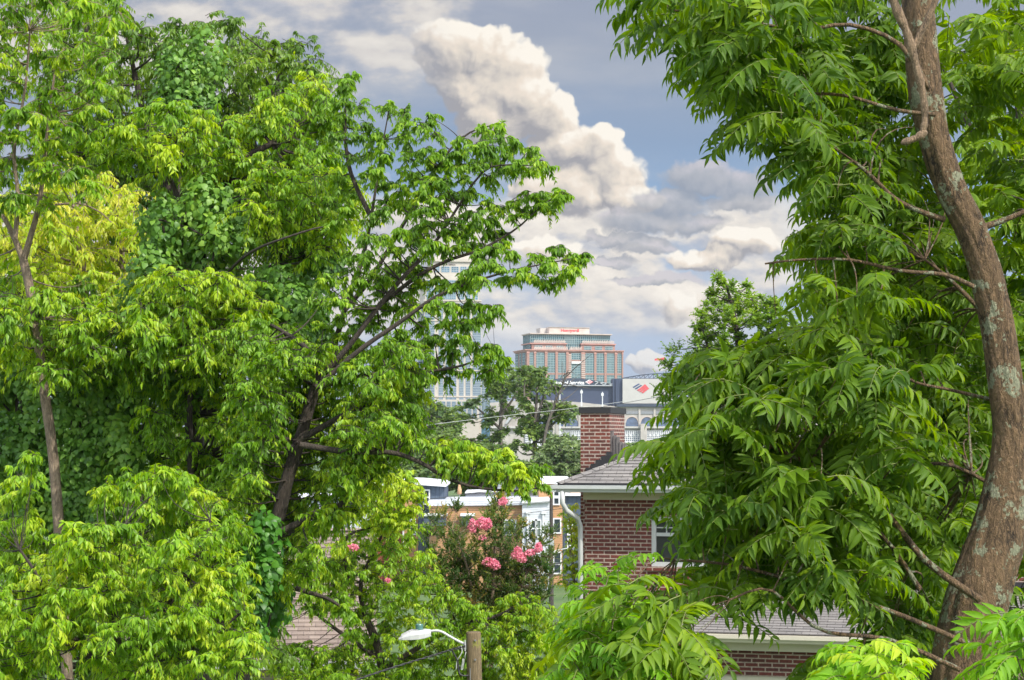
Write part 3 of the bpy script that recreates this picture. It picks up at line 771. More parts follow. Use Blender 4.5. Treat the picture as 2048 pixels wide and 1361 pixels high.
# ------------------------------------------------------------------ stadium
D3 = 800.0; K3 = D3/F
def x3(p): return (p-1160)*K3
def z3(py): return zat(py, D3)-ZG
st = thing('stadium', 'grey concrete stadium with arches, navy upper stand and bank sign', 'stadium', ((1160-CX)*K3, D3, ZG), 0)
Mnavy = paint('navy_cladding', (0.035,0.05,0.095), 0.6, 0.12, 0.08)
Mnavy2 = paint('navy_steel', (0.04,0.055,0.085), 0.5, 0.1, 0.2)
Mpanel = paint('board_back_panel', (0.42,0.41,0.39), 0.7, 0.06, 0.2)
March = glass('arch_glass', (0.06,0.10,0.18))
# bowl ring: concrete front with a row of arched openings
ring_t = [(980,806),(1060,800),(1110,801.5),(1160,805),(1210,810.5),(1240,814.5),(1420,814.5)]
m = MB(); m.prism([(x3(980), 0), (x3(1420), 0)] + [(x3(a), z3(b_)) for a, b_ in reversed(ring_t)], 0, 30); m.build('wall', Mconc, st)
for k in range(-6, 9):
    cx = 1264+k*30 if k > -3 else 1264+k*30-3*(k+3)*0
    rx = 12.8*K3; zb = z3(853); zs = z3(846)
    pts = [(x3(cx)-rx, zb), (x3(cx)+rx, zb)] + [(x3(cx)+rx*math.cos(t), zs+ (z3(833.5)-zs)*math.sin(t)) for t in np.linspace(0, math.pi, 14)]
    MB().prism(pts, -0.08, 0.3).build('arch', March, st)
    hood = MB()
    tt = np.linspace(0, math.pi, 14)
    for a, b_ in zip(tt[:-1], tt[1:]):
        hood.beam((x3(cx)+rx*math.cos(a), -.2, zs+(z3(833.5)-zs)*math.sin(a)), (x3(cx)+rx*math.cos(b_), -.2, zs+(z3(833.5)-zs)*math.sin(b_)), .3, .35)
    hood.build('arch_rim', Mstone, st)
for k in range(-7, 9):
    x = x3(1279+k*30)
    MB().box(x-.45, x+.45, -.6, -.02, z3(862), z3(817)).build('pier', Mconc, st)
MB().box(x3(980), x3(1420), -1.6, 0, z3(857), z3(853.4)).build('ledge', Mpanel, st)
MB().box(x3(1249), x3(1420), -.3, 0, z3(828.5), z3(823)).build('louvre', paint('louvre_grey', (0.22,0.23,0.25), 0.6), st)
# lower screen of white lattice
scr = MB().box(x3(1050), x3(1420), -.5, 0, z3(896), z3(861.5)).build('glazed_screen', March, st)
m = MB()
for k in range(0, 95): x = x3(1052+k*3.9); m.box(x-.16, x+.16, -.8, -.52, z3(896), z3(861.5))
for k in range(9): z = z3(896-k*4.2); m.box(x3(1050), x3(1420), -.78, -.51, z-.16, z+.16)
for cx in np.arange(1055, 1415, 7.9):
    for cy in (871, 884.5, 890.5):
        pts = [(x3(cx)+.5*math.cos(t), z3(cy)+.5*math.sin(t)) for t in np.linspace(0, 2*math.pi, 11)[:-1]]
        m.prism(pts, -1.0, -.82)
m.build('lattice', Mwhite, scr)
MB().box(x3(1280), x3(1292.5), -4, -.9, 0, z3(848)).build('buttress', Mconc, st)
MB().box(x3(1105), x3(1117), -4, -.9, 0, z3(848)).build('buttress', Mconc, st)
# upper stand
pts = [(x3(1062), z3(812)), (x3(1226), z3(812)), (x3(1226), z3(771)), (x3(1062), z3(769.5))]
MB().prism(pts, 3, 26).build('upper_stand', Mnavy, st)
pts = [(x3(1066), z3(771)-.01), (x3(1226), z3(771.6)-.01), (x3(1226), z3(768)), (x3(1190), z3(761)), (x3(1160), z3(756.8)), (x3(1120), z3(756.8)), (x3(1085), z3(762))]
MB().prism(pts, 2, 4.5).build('sign_board', Mnavy2, st)
m = MB()
for a, b_ in (((1190,769.8),(1198,764)),((1198,764),(1208,770)),((1208,770),(1215,767)),((1215,767),(1224,770.5)),((1120,771),(1226,771.6)),((1190,763),(1226,768.8))):
    m.beam((x3(a[0]), 1.8, z3(a[1])), (x3(b_[0]), 1.8, z3(b_[1])), .3, .4)
m.build('sign_truss', Mmetal, st)
Mwl = paint('white_letters', (0.8,0.8,0.82), 0.5, 0.02)
lettering('Bank of America', Mwl, st, x3(1110), x3(1169), z3(769.2), z3(761.6), 1.9, 0.03)
Mrf = paint('sign_red', (0.55,0.08,0.09), 0.5, 0.03); Mbf = paint('sign_blue', (0.03,0.06,0.16), 0.5, 0.03)
MB().prism([(x3(1170.5), z3(764.3)), (x3(1179), z3(768.8)), (x3(1187), z3(764)), (x3(1178.5), z3(759.6))], 1.86, 1.97).build('emblem_ground', Mwl, st)
def flag_emblem(cx, cz, w, h, y, par):
    """two sets of slanted bars meeting in a lozenge"""
    for nm, mat_, x0, n in (('emblem_blue', Mbf, -0.5, 3), ('emblem_red', Mrf, 0.0, 3)):
        m = MB()
        for k in range(n):
            u = x0 + 0.13*k
            if nm == 'emblem_blue':
                m.prism([(cx+w*(u), cz+h*(.12-.16*k)), (cx+w*(u+.08), cz+h*(.04-.16*k)), (cx+w*(u+.46), cz+h*(.44-.16*k)), (cx+w*(u+.38), cz+h*(.5-.16*k))], y, y+.08)
            else:
                m.prism([(cx+w*(-.22+.13*k), cz+h*(-.22-.12*k)), (cx+w*(-.12+.13*k), cz+h*(-.30-.12*k)), (cx+w*(.38+.08*k), cz+h*(.30-.16*k)), (cx+w*(.26+.08*k), cz+h*(.42-.16*k))], y-.03, y+.05)
        m.build(nm, mat_, par)
m = MB()
for k in range(3):
    o_ = k*0.62; m.prism([(x3(1172.6)+o_, z3(764.5)-o_*.45), (x3(1174)+o_, z3(765.4)-o_*.45), (x3(1181.5)+o_, z3(761.3)-o_*.45), (x3(1180)+o_, z3(760.6)-o_*.45)], 1.8, 1.858)
m.build('emblem_bars', Mrf, st)
MB().box(x3(1226), x3(1231.5), 1, 20, z3(812), z3(757.5)).box(x3(1231.5), x3(1245), .4, 24, z3(812), z3(757.5)).build('stair_tower', Mnavy, st)
sb = MB().box(x3(1245), x3(1352), -1, 8, z3(807.5), z3(758.2)).build('scoreboard_back', Mpanel, st)
flag_emblem(x3(1281), z3(777), 32*K3, 19*K3, -1.12, sb)
MB().box(x3(1233), x3(1420), -1.4, 8, z3(814), z3(808.2)).build('navy_band', Mnavy2, st)
m = MB(); top = [(1244+i*9, 757-9.5*math.sin(math.pi/2*min(1, i/9))-(0.4*max(0, i-9))) for i in range(14)]
for (a, b_), (c2, d2) in zip(top[:-1], top[1:]):
    m.beam((x3(a), 1, z3(b_)), (x3(c2), 1, z3(d2)), .4); m.beam((x3(a), 1, z3(757.6)), (x3(c2), 1, z3(757.6)), .35)
    m.beam((x3(a), 1, z3(757.6)), (x3(c2), 1, z3(d2)), .25); m.beam((x3(c2), 1, z3(757.6)), (x3(c2), 1, z3(d2)), .25)
m.build('roof_truss', Mnavy2, st)
MB().prism([(x3(1010), z3(848)), (x3(1014), z3(848)), (x3(1046), z3(806)), (x3(1036), z3(806))], -3, -.05).build('ramp_brace', Mmetal, st)
for i, (p, t, b_) in enumerate(((1119,777,803),(1162,780,806),(1203.5,785,811))):
    x, y, z = (p-CX)*K3, D3-6, zat(900, D3)
    t_ = thing('mast', ['white lighting mast left of the chimney, nearest the tree', 'white lighting mast just above the chimney cap, left one', 'shortest white lighting mast, above the chimney cap on the right'][i], 'mast', (x, y, z), 0, 'white masts along the stadium rim')
    MB().tube([(0,0,0),(0,0,zat(t, D3)-z)], [.35,.2], 6).build('pole', Mwhite, t_)
    MB().box(-.35,.35,-.35,.35, zat(b_, D3)-z-1.6, zat(b_, D3)-z+.3).build('bracket', Mwhite, t_)
    MB().box(-.55,.55,-.2,.2, zat(t+5, D3)-z-.6, zat(t+5, D3)-z+.6).build('lamp_head', Mwhite, t_)
fx, fz = (1331-CX)*K3, zat(757, D3)
t_ = thing('flagpole', 'thin flagpole with small red flag above the scoreboard', 'flagpole', (fx, D3+4, fz), 0)
MB().tube([(0,0,0),(0,0,zat(712, D3)-fz)], .14, 6).build('pole', Mmetal, t_)
MB().prism([(-4.5, zat(721,D3)-fz), (-.1, zat(720,D3)-fz), (-.1, zat(714,D3)-fz), (-2.2, zat(716.5,D3)-fz), (-4.5, zat(717,D3)-fz)], -.05, .05).build('flag', Mrf, t_)

# ------------------------------------------------------------------ townhouses in the valley
D4 = 150.0; K4 = D4/F; ZT = -5.8
def z4(py): return zat(py, D4)-ZT
Mtan = siding_mat('tan_siding', (0.40,0.22,0.105), 0.19)
Mnavys = siding_mat('navy_batten', (0.06,0.085,0.125), 0.36, True, 0.03)
Mwhites = siding_mat('white_siding', (0.50,0.52,0.56), 0.19)
Mcap = paint('white_coping', (0.62,0.63,0.65), 0.5, 0.04)
Mrusty = siding_mat('red_siding', (0.24,0.055,0.035), 0.3)
Mdarkglass = glass('dark_window_glass', (0.03,0.04,0.05))
Mcurtain = glass('curtained_window_glass', (0.16,0.19,0.18), 0.15)
def house(label, ref, dist, group='townhouses in the valley', rot=0.0):
    t = thing('townhouse', label, 'house', ((ref-CX)/F*dist, dist, ZT), rot, group)
    k = dist/F
    return t, (lambda p: (p-ref)*k), (lambda py: zat(py, dist)-ZT)
def sash(par, X_, Z_, x0, x1, y0, y1, y=0.0, gm=None, bars=(1,2), fw=0.11):
    w = MB().box(X_(x0), X_(x1), y-.05, y+.02, Z_(y1), Z_(y0)).build('window', gm or Mdarkglass, par)
    m = MB(); a, b_, c2, d2 = X_(x0), X_(x1), Z_(y1), Z_(y0)
    m.box(a-fw, a, y-.12, y+.03, c2-fw, d2+fw); m.box(b_, b_+fw, y-.12, y+.03, c2-fw, d2+fw)
    m.box(a, b_, y-.12, y+.03, d2, d2+fw); m.box(a, b_, y-.12, y+.03, c2-fw, c2)
    for i in range(1, bars[0]): x = a+(b_-a)*i/bars[0]; m.box(x-.05, x+.05, y-.1, y-.051, c2, d2)
    for i in range(1, bars[1]): z = c2+(d2-c2)*i/bars[1]; m.box(a, b_, y-.1, y-.052, z-.05, z+.05)
    m.build('frame', Mcap, w); return w
# navy and tan corner tower
t, A, Z = house('townhouse with navy batten tower and tan side under a sloping white parapet', 836, 150)
MB().box(A(805), A(836), .3, 9, 0, Z(971)).build('tan_wall', Mtan, t)
MB().prism([(A(836), 0), (A(889), 0), (A(889), Z(973.5)), (A(836), Z(970))], 0, 9).build('navy_wall', Mnavys, t)
MB().prism([(A(803), Z(971)), (A(836), Z(970)), (A(892.5), Z(973.8)), (A(892.5), Z(966.4)), (A(837), Z(961.5)), (A(803), Z(960.5))], -.5, 9.5).build('parapet', Mcap, t)
sash(t, A, Z, 850, 857.5, 982, 1007.5)
sash(t, A, Z, 821, 829, 1041, 1068, .3); sash(t, A, Z, 851, 858, 1040, 1062)
MB().box(A(805), A(808), .1, .32, 0, Z(1018)).build('downpipe', Mcap, t)
# rust red neighbour
t, A, Z = house('rust red townhouse bay with white siding behind yellow green leaves', 747, 152)
MB().box(A(747), A(806), 0, 9, 0, Z(984)).build('red_wall', Mrusty, t)
MB().box(A(733), A(747), .4, 9, 0, Z(972)).build('white_wall', Mwhites, t)
MB().box(A(731), A(806.5), -.3, 9.3, Z(972)-.01, Z(963)).build('parapet', Mcap, t)
MB().box(A(747), A(806), .3, 9, Z(984)-.01, Z(972)).build('upper_wall', Mtan, t)
for y in (1010, 1030): MB().box(A(747), A(806), -.4, .02, Z(y+2.5), Z(y)).build('band', Mrusty, t)
# far left unit
t, A, Z = house('white townhouse with navy panels seen low between left tree stems', 650, 148)
MB().box(A(560), A(746), 0, 9, 0, Z(1000)).build('white_wall', Mwhites, t)
MB().box(A(632), A(664), -.25, .02, 0, Z(1030)).build('navy_panel', Mnavys, t)
MB().box(A(558), A(748), -.3, 9.3, Z(1000)-.01, Z(994)).build('parapet', Mcap, t)
for x in (600, 641, 690): sash(t, A, Z, x, x+10, 1036, 1056, -.25 if x == 641 else 0)
# low tan roof-terrace unit
t, A, Z = house('tan townhouse with white terrace wall and navy canopies behind pink myrtle', 950, 146)
MB().prism([(A(858), 0), (A(1044), 0), (A(1044), Z(1010)), (A(858), Z(1012))], 0, 10).build('tan_wall', Mtan, t)
MB().prism([(A(856), Z(1012)-.01), (A(1044), Z(1010)-.01), (A(1044), Z(1001.5)), (A(856), Z(1003))], -.3, 10.2).build('terrace_wall', Mwhites, t)
for a, b_ in ((850,893),(924,948)):
    MB().box(A(a), A(b_), -1.4, .02, Z(1050), Z(1031)).build('canopy', Mnavys, t)
    MB().box(A(a)-.1, A(b_)+.1, -1.55, .05, Z(1031)-.004, Z(1027)).build('canopy_coping', Mcap, t)
sash(t, A, Z, 1010, 1018, 1042, 1054, 0, Mcurtain, (1,1)); sash(t, A, Z, 1022, 1030, 1042, 1054, 0, Mcurtain, (1,1))
sash(t, A, Z, 1010, 1018, 1058, 1069, 0, Mcurtain, (1,1)); sash(t, A, Z, 1022, 1030, 1058, 1069, 0, Mcurtain, (1,1))
# white rooftop rooms behind
t, A, Z = house('white sided rooftop room behind the terrace, below the overhanging branch', 1000, 158)
MB().prism([(A(931), 0), (A(1066), 0), (A(1066), Z(982)), (A(940), Z(986)), (A(931), Z(987))], 0, 7).build('white_wall', Mwhites, t)
MB().prism([(A(930), Z(987)-.01), (A(941), Z(986)-.01), (A(1067), Z(982)-.01), (A(1067), Z(980.5)), (A(930), Z(985))], -.25, 7.2).build('coping', Mcap, t)
MB().box(A(994), A(1063), 2, 6.5, Z(984), Z(966)).build('upper_room', Mwhites, t)
MB().prism([(A(992), Z(966)-.01), (A(1065), Z(966)-.01), (A(1065), Z(961)), (A(992), Z(957.5))], 1.6, 6.8).build('parapet', Mcap, t)
for x in (1010, 1032): MB().box(A(x), A(x+12), 1.93, 2.02, Z(979), Z(971)).build('window', Mdarkglass, t)
# white bay with downpipes
t, A, Z = house('white sided townhouse bay with paired sash window and two downpipes', 1070, 143)
MB().prism([(A(1044.5), 0), (A(1099.5), 0), (A(1099.5), Z(1004)), (A(1044.5), Z(1008))], 0, 10).build('white_wall', Mwhites, t)
MB().prism([(A(1043.5), Z(1008)-.01), (A(1100), Z(1004)-.01), (A(1100), Z(999)), (A(1043.5), Z(1002.5))], -.25, 10.3).build('parapet', Mcap, t)
sash(t, A, Z, 1063.5, 1071.5, 1042, 1073); sash(t, A, Z, 1072.8, 1080.5, 1042, 1073, 0, Mcurtain)
for x in (1055, 1086.5):
    MB().box(A(x)-.07, A(x)+.07, -.2, -.02, Z(1090), Z(1026)).box(A(x)-.15, A(x)+.22, -.28, -.015, Z(1028), Z(1023)).build('downpipe', Mcap, t)
# right tan tower
t, A, Z = house('tan townhouse tower with navy side just left of the brick house', 1110, 149)
MB().box(A(1078), A(1125), 0, 9, 0, Z(968)).build('tan_wall', Mtan, t)
MB().box(A(1125), A(1175), .4, 9, 0, Z(992)).build('navy_wall', Mnavys, t)
MB().box(A(1076.5), A(1141), -.35, 9.3, Z(968)-.01, Z(958)).build('parapet', Mcap, t)
MB().box(A(1125.5), A(1176), 0, 9.3, Z(992)-.01, Z(986)).build('side_parapet', Mcap, t)
MB().box(A(1141), A(1176), .2, 9, Z(986)-.01, Z(976)).build('upper_wall', Mtan, t)
for a, b_, c2, d2 in ((1108.5,1117,981,991.5),(1108.5,1117,997,1008),(1108.5,1120,1039,1065),(1108.5,1120.5,1106,1126),(1108.5,1120.5,1130,1146)): sash(t, A, Z, a, b_, c2, d2, 0, None, (1,1))
for c2 in (1045, 1080): sash(t, A, Z, 1137, 1144, c2, c2+24, .4)
# closed parasol on the terrace
ux_, uz_ = (918-CX)*D4/F, zat(1003, D4+1)
t = thing('parasol', 'closed tan parasol standing on the roof terrace', 'parasol', (ux_, D4+1, uz_), 0)
m = MB(); m.tube([(0,0,.55),(0,0,.62),(.02,0,1.0),(0,0,1.45),(0,0,1.6)], [.02,.21,.17,.07,.01], 9); m.build('canopy', paint('tan_canvas', (0.50,0.30,0.16), 0.9, 0.2, 6), t, True)
MB().tube([(0,0,0),(0,0,.7)], .03, 6).build('pole', Mmetal, t)
# ------------------------------------------------------------------ near brick house
Mbrick = brick_mat('red_brick', (0.150,0.036,0.027), (0.075,0.026,0.023), (0.36,0.285,0.24))
Mbrick2 = brick_mat('chimney_brick', (0.175,0.044,0.030), (0.065,0.027,0.023), (0.40,0.32,0.27), ms=0.012)
Mshin = shingle_mat('grey_shingles', (0.225,0.21,0.20), (0.165,0.155,0.148), (0.05,0.046,0.045))
Mshin2 = shingle_mat('brown_shingles', (0.27,0.215,0.18), (0.20,0.155,0.13), (0.07,0.055,0.05))
Mtrim = paint('ivory_trim', (0.50,0.46,0.37), 0.5, 0.05)
Mgutter = paint('white_gutter', (0.44,0.455,0.45), 0.35, 0.05)
Mflash = paint('dark_flashing', (0.018,0.018,0.021), 0.7, 0.15)
Mwood = paint('weathered_wood', (0.16,0.145,0.14), 0.9, 0.3, 14, stretch=(4,4,0.4))
Mscreen = paint('window_screen', (0.025,0.028,0.03), 0.25, 0.2)

def courses(m, A, B, C, Dd, n, lift=0.014):
    """shingle courses from eave edge A-B up to ridge edge D-C, each lapping the one below"""
    A, B, C, Dd = map(Vector, (A, B, C, Dd)); nn = (B-A).cross(Dd-A).normalized()
    if nn.z < 0: nn = -nn
    for i in range(n):
        s0 = i/n; s1 = min(1, (i+1.12)/n)
        a = A.lerp(Dd, s0)+nn*lift; b_ = B.lerp(C, s0)+nn*lift; c2 = B.lerp(C, s1); d2 = A.lerp(Dd, s1)
        m.quad(a, b_, c2, d2)
        m.quad(A.lerp(Dd, s0)-nn*.004, B.lerp(C, s0)-nn*.004, b_, a)
def ridge_caps(m, A, B, n, w=0.11, lift=0.02):
    A, B = Vector(A), Vector(B); d = (B-A).normalized(); s = d.cross(Vector((0,0,1))).normalized()
    for i in range(n):
        a = A.lerp(B, i/n)+Vector((0,0,lift+.012)); b_ = A.lerp(B, min(1, (i+1.15)/n))+Vector((0,0,lift))
        for sg in (-1, 1):
            q = [a, b_, b_+s*sg*w-Vector((0,0,w*.36)), a+s*sg*w-Vector((0,0,w*.36))]
            m.quad(*(q if sg < 0 else q[::-1]))

AH = R(-13)
ex, ey = (1115-CX)/F*31.0, 31.0
ZE = zat(971, 31.0)
ZB = -2.2
bh = thing('brick_house', 'red brick house with grey hip roof and white gutter behind the right tree', 'house', (ex, ey, ZB), AH)
e = ZE-ZB                       # eave height above the base
OV = 0.40; WD = 11.5; DP = 7.5; RISE = 1.62; HH = DP/2
wx0, wx1, wy0, wy1 = OV, WD-OV, OV, DP-OV
# walls as four slabs with the front window opening left free
ww0, ww1 = wx0+1.17, wx0+2.50    # front window
wz0, wz1 = zat(1137, 30.6)-ZB, zat(1036, 30.6)-ZB
top = e-0.26
m = MB()
m.box(wx0, ww0, wy0, wy0+.25, 0, top).box(ww1, ww1+2.3, wy0, wy0+.25, 0, top).box(ww1+3.7, wx1, wy0, wy0+.25, 0, top)
for a, b_ in ((ww0, ww1), (ww1+2.3, ww1+3.7)): m.box(a, b_, wy0, wy0+.25, 0, wz0).box(a, b_, wy0, wy0+.25, wz1, top)
m.box(wx0, wx0+.25, wy0+.25, wy1, 0, top).box(wx1-.25, wx1, wy0+.25, wy1, 0, top).box(wx0+.25, wx1-.25, wy1-.25, wy1, 0, top)
m.build('wall', Mbrick, bh)
m = MB(); m.box(wx0-.02, wx1+.02, wy0-.03, wy0+.2, top+.003, e-.02).box(wx0-.03, wx0+.2, wy0+.2, wy1, top+.003, e-.02); m.build('frieze', Mtrim, bh)
m = MB(); m.box(.02, WD-.02, .02, DP-.02, e-.018, e+.012); m.build('soffit', Mtrim, bh)
def big_window(x0, x1):
    w = MB().box(x0+.05, x1-.05, wy0+.10, wy0+.13, wz0+.05, wz1-.05).build('window', Mscreen, bh)
    m = MB(); f = .075; y0, y1 = wy0+.02, wy0+.16
    m.box(x0, x0+f, y0, y1, wz0, wz1).box(x1-f, x1, y0, y1, wz0, wz1).box(x0+f, x1-f, y0, y1, wz1-f, wz1).box(x0+f, x1-f, y0, y1, wz0, wz0+f)
    xm = (x0+x1)/2; m.box(xm-.06, xm+.06, y0+.004, y1, wz0+f, wz1-f)
    zm = (wz0+wz1)/2+.12
    for a, b_ in ((x0+f, xm-.06), (xm+.06, x1-f)):
        m.box(a, b_, y0+.03, y1, zm-.03, zm+.03)
        for k in (1, 2): x = a+(b_-a)*k/3; m.box(x-.01, x+.01, y0+.06, y1-.05, zm+.03, wz1-f)
        m.box(a, b_, y0+.062, y1-.052, (zm+wz1-f)/2-.01, (zm+wz1-f)/2+.01)
    m.build('frame', Mgutter, w)
    MB().box(x0-.08, x1+.08, wy0-.05, wy0+.1, wz0-.07, wz0-.002).build('sill', Mbrick, w)
big_window(ww0, ww1); big_window(ww1+2.3, ww1+3.7)
# hip roof
zr = e+RISE; E0 = (0,0,e+.03); E1 = (WD,0,e+.03); E2 = (WD,DP,e+.03); E3 = (0,DP,e+.03); R0 = (HH,HH,zr); R1 = (WD-HH,HH,zr)
m = MB(); n = 29
courses(m, E0, E1, R1, R0, n); courses(m, E2, E3, R0, R1, n); courses(m, E3, E0, R0, R0, n); courses(m, E1, E2, R1, R1, n)
ro = m.build('roof', Mshin, bh)
m = MB()
for a, b_ in ((E0,R0),(E1,R1),(E2,R1),(E3,R0)): ridge_caps(m, a, b_, 22)
ridge_caps(m, R0, R1, 18); m.build('ridge_cap', Mshin, ro)
MB().box(.03, WD-.03, -.004, .02, e-.015, e+.045).box(-.004, .02, .03, DP-.03, e-.015, e+.045).build('drip_edge', Mflash, ro)
# gutter: a K-profile trough along the front, and the left side
prof = [(0,0),(-.085,0),(-.10,.03),(-.125,.06),(-.125,.118),(-.112,.118),(-.112,.07),(-.01,.02),(-.01,.118),(0,.118)]
def gutter(y_or_x, a, b_, side=False, par=None, z=0, nm='gutter', mat_=None):
    m = MB(); k = len(prof); i0 = len(m.v)
    for q in (a, b_):
        for p, h in prof: m.v.append((p+y_or_x, q, z+h) if side else (q, p+y_or_x, z+h))
    for i in range(k):
        j = (i+1) % k; m.f.append((i, j, k+j, k+i) if not side else (j, i, k+i, k+j))
    m.f.append(tuple(range(k))); m.f.append(tuple(reversed(range(k, 2*k))))
    return m.build(nm, mat_ or Mgutter, par)
gu = gutter(-.008, -.13, WD+.13, False, bh, e-.115)
gutter(-.008, -.12, DP+.12, True, bh, e-.116)
# downpipe: from the gutter's corner in to the wall and down
dz = e-.10
MB().tube([(.10,-.07,dz),(.10,-.07,dz-.20),(.16,-.02,dz-.33),(wx0-.09,.2,dz-.47),(wx0-.06,.30,dz-.60),(wx0-.06,.33,dz-.75),(wx0-.06,.33,.3)], .045, 10).build('downpipe', Mgutter, bh, True)
m = MB()
for h in (1.2, 3.2, 5.4): m.box(wx0-.12, wx0+.0, .27, .39, h, h+.04)
m.build('pipe_strap', Mgutter, bh)
# chimney on the left end wall
ch_h = zat(827, 34.0)-ZB
cx0, cy0 = -.17, 3.0
ch = MB().box(cx0, cx0+.55, cy0, cy0+1.75, 0, ch_h).build('chimney', Mbrick2, bh)
MB().box(cx0-.03, cx0+.58, cy0-.03, cy0+1.78, ch_h, ch_h+.115).build('chimney_cap', Mflash, ch)
# stepped flashing and the weathered boards beside it
m = MB()
for k in range(5): m.box(cx0+.1+.1*k, cx0+.2+.1*k, cy0-.025, cy0+.0, e+.02+.075*k, e+.25+.075*k)
m.build('flashing', Mflash, ch)
m = MB()
for k in range(5): m.box(cx0+.555+.06*k, cx0+.61+.06*k, cy0+.1-.02*k, cy0+.16-.02*k, e+.2, e+.95-.03*(k % 2)-.06*k)
m.build('cricket_boards', Mwood, bh)
# low porch roof and wall in front, right part
pz1 = zat(1186, 29.5)-ZB; pz0 = zat(1276, 27.3)-ZB; pxa, pxb, pyf = wx0+1.95, wx1+1, -2.4
m = MB(); courses(m, (pxa, pyf, pz0), (pxb, pyf, pz0), (pxb, wy0-.01, pz1), (pxa+.8, wy0-.01, pz1), 19)
m.quad((pxa, pyf, pz0), (pxa+.8, wy0-.01, pz1), (pxa+.5, wy0-.01, pz0))
pr = m.build('porch_roof', Mshin, bh)
m = MB(); ridge_caps(m, (pxa, pyf, pz0+.01), (pxa+.8, wy0-.03, pz1+.01), 14); m.build('ridge_cap', Mshin, pr)
MB().box(pxa+.7, pxb, wy0-.035, wy0-.004, pz1+.0, pz1+.16).build('flashing', Mflash, pr)
gutter(pyf-.006, pxa-.05, pxb, False, bh, pz0-.13, 'porch_gutter', Mtrim)
MB().box(pxa+.1, pxb-.1, pyf+.05, wy0-.04, pz0-.16, pz0-.10).build('porch_soffit', Mtrim, bh)
MB().box(pxa+.12, pxb-.1, pyf+.28, pyf+.36, pz0-.30, pz0-.162).build('porch_beam', Mtrim, bh)
pw = pyf+.45
dx0 = pxa+1.25
m = MB(); m.box(pxa+.25, pxa+.42, pw, pw+.22, 0, pz0-.305).box(dx0+.98, pxb-.2, pw, pw+.22, 0, pz0-.305).box(pxa+.42, dx0+.98, pw, pw+.22, pz0-.72, pz0-.305)
m.build('porch_wall', Mbrick, bh)
dr = MB().box(dx0+.1, dx0+.9, pw+.08, pw+.13, .2, pz0-.82).build('door', paint('dark_door', (0.03,0.022,0.02), 0.35, 0.1), bh)
MB().box(dx0+.22, dx0+.78, pw+.06, pw+.078, 1.2, pz0-1.02).build('pane', Mdarkglass, dr)
MB().box(dx0, dx0+.1, pw+.03, pw+.16, 0, pz0-.722).box(dx0+.9, dx0+.98, pw+.03, pw+.16, 0, pz0-.722).box(dx0+.1, dx0+.9, pw+.03, pw+.16, pz0-.82, pz0-.722).build('frame', Mtrim, dr)
w = MB().box(pxa+.5, dx0-.12, pw+.1, pw+.13, .9, pz0-.82).build('side_window', Mdarkglass, bh)
MB().box(pxa+.421, pxa+.5, pw+.03, pw+.16, .2, pz0-.722).box(dx0-.12, dx0-.002, pw+.03, pw+.16, .2, pz0-.722).box(pxa+.5, dx0-.12, pw+.03, pw+.16, pz0-.82, pz0-.723).box(pxa+.5, dx0-.12, pw+.03, pw+.16, .2, .9).build('frame', Mtrim, w)

# ------------------------------------------------------------------ low house behind the left trees: gable roof only just showing
lz = -2.6
lx0, ly0 = (500-CX)/F*37, 37.0
lh = thing('bungalow', 'bungalow with brown shingle roof half hidden behind the left trees', 'house', (lx0, ly0, lz), R(4))
zr_ = zat(1063, 40)-lz; ze_ = zat(1330, 36)-lz
m = MB(); courses(m, (-3.2, -.5, ze_), (2.6, -.5, ze_), (2.6, 3.6, zr_), (-3.2, 3.6, zr_), 33, .016); courses(m, (2.6, 7.7, ze_), (-3.2, 7.7, ze_), (-3.2, 3.6, zr_), (2.6, 3.6, zr_), 33, .016)
rf = m.build('roof', Mshin2, lh)
m = MB(); ridge_caps(m, (-3.2, 3.6, zr_+.01), (2.6, 3.6, zr_+.01), 20, .14); m.build('ridge_cap', Mshin2, rf)
m = MB().box(-2.8, 2.2, 0, .2, 0, ze_-.1).box(-2.8, 2.2, 7, 7.2, 0, ze_-.1).box(-2.8, -2.6, .2, 7, 0, ze_-.1)
m.prism([(-2.8, ze_-.1), (-2.6, ze_-.1), (-2.6, ze_+.01), (-2.8, ze_+.01)], .2, 7)
m.v += [(2.2,.2,0),(2.2,7,0),(2.2,7,ze_),(2.2,3.6,zr_-.2),(2.2,.2,ze_)]; m.f.append(tuple(range(len(m.v)-5, len(m.v))))
m.build('wall', siding_mat('beige_siding', (0.45,0.38,0.30), 0.16), lh)
MB().box(-3.2, 2.6, -.56, -.50, ze_-.16, ze_-.01).build('gutter', Mgutter, lh)

# ------------------------------------------------------------------ street lamp on its wooden pole
dP = 28.0
Mcable0 = paint('galvanised_steel', (0.20,0.20,0.20), 0.5, 0.2)
gx_, gz_ = (952-CX)/F*dP, ground_z(dP)
up_ = thing('utility_pole', 'weathered wooden pole carrying the street lamp', 'utility pole', (gx_, dP, gz_))
hp = zat(1264, dP)-gz_
Mpole = bark_mat('pole_wood', (0.05,0.038,0.022), (0.17,0.125,0.068), scale=18, stretch=0.05, bump=0.016, lichen=((0.22,0.21,0.05), 5.0, 0.60))
Lx = (947-CX)/F*dP-gx_
m = MB()
for zq in (.12, .42): m.tube([(Lx+.03,-.135,hp-zq),(Lx+.03,-.10,hp-zq)], .016, 8)
m.tube([(Lx-.05,-.128,hp-.55),(Lx-.045,-.13,hp-1.2),(Lx-.04,-.135,hp-2.5)], .007, 5); m.build('fixings', Mcable0, up_)
MB().tube([(Lx*0-.0+.10,0,0),(.06,0,hp*.5),(Lx+.02,0,hp-.9),(Lx,0,hp-.02),(Lx,0,hp)], [.135,.13,.118,.114,.108], 20).build('shaft', Mpole, up_, True)
def lp(p, y, dd=0): q = px(p, y, dP+dd); return (q[0], q[1], q[2])
o3 = lp(931, 1288)
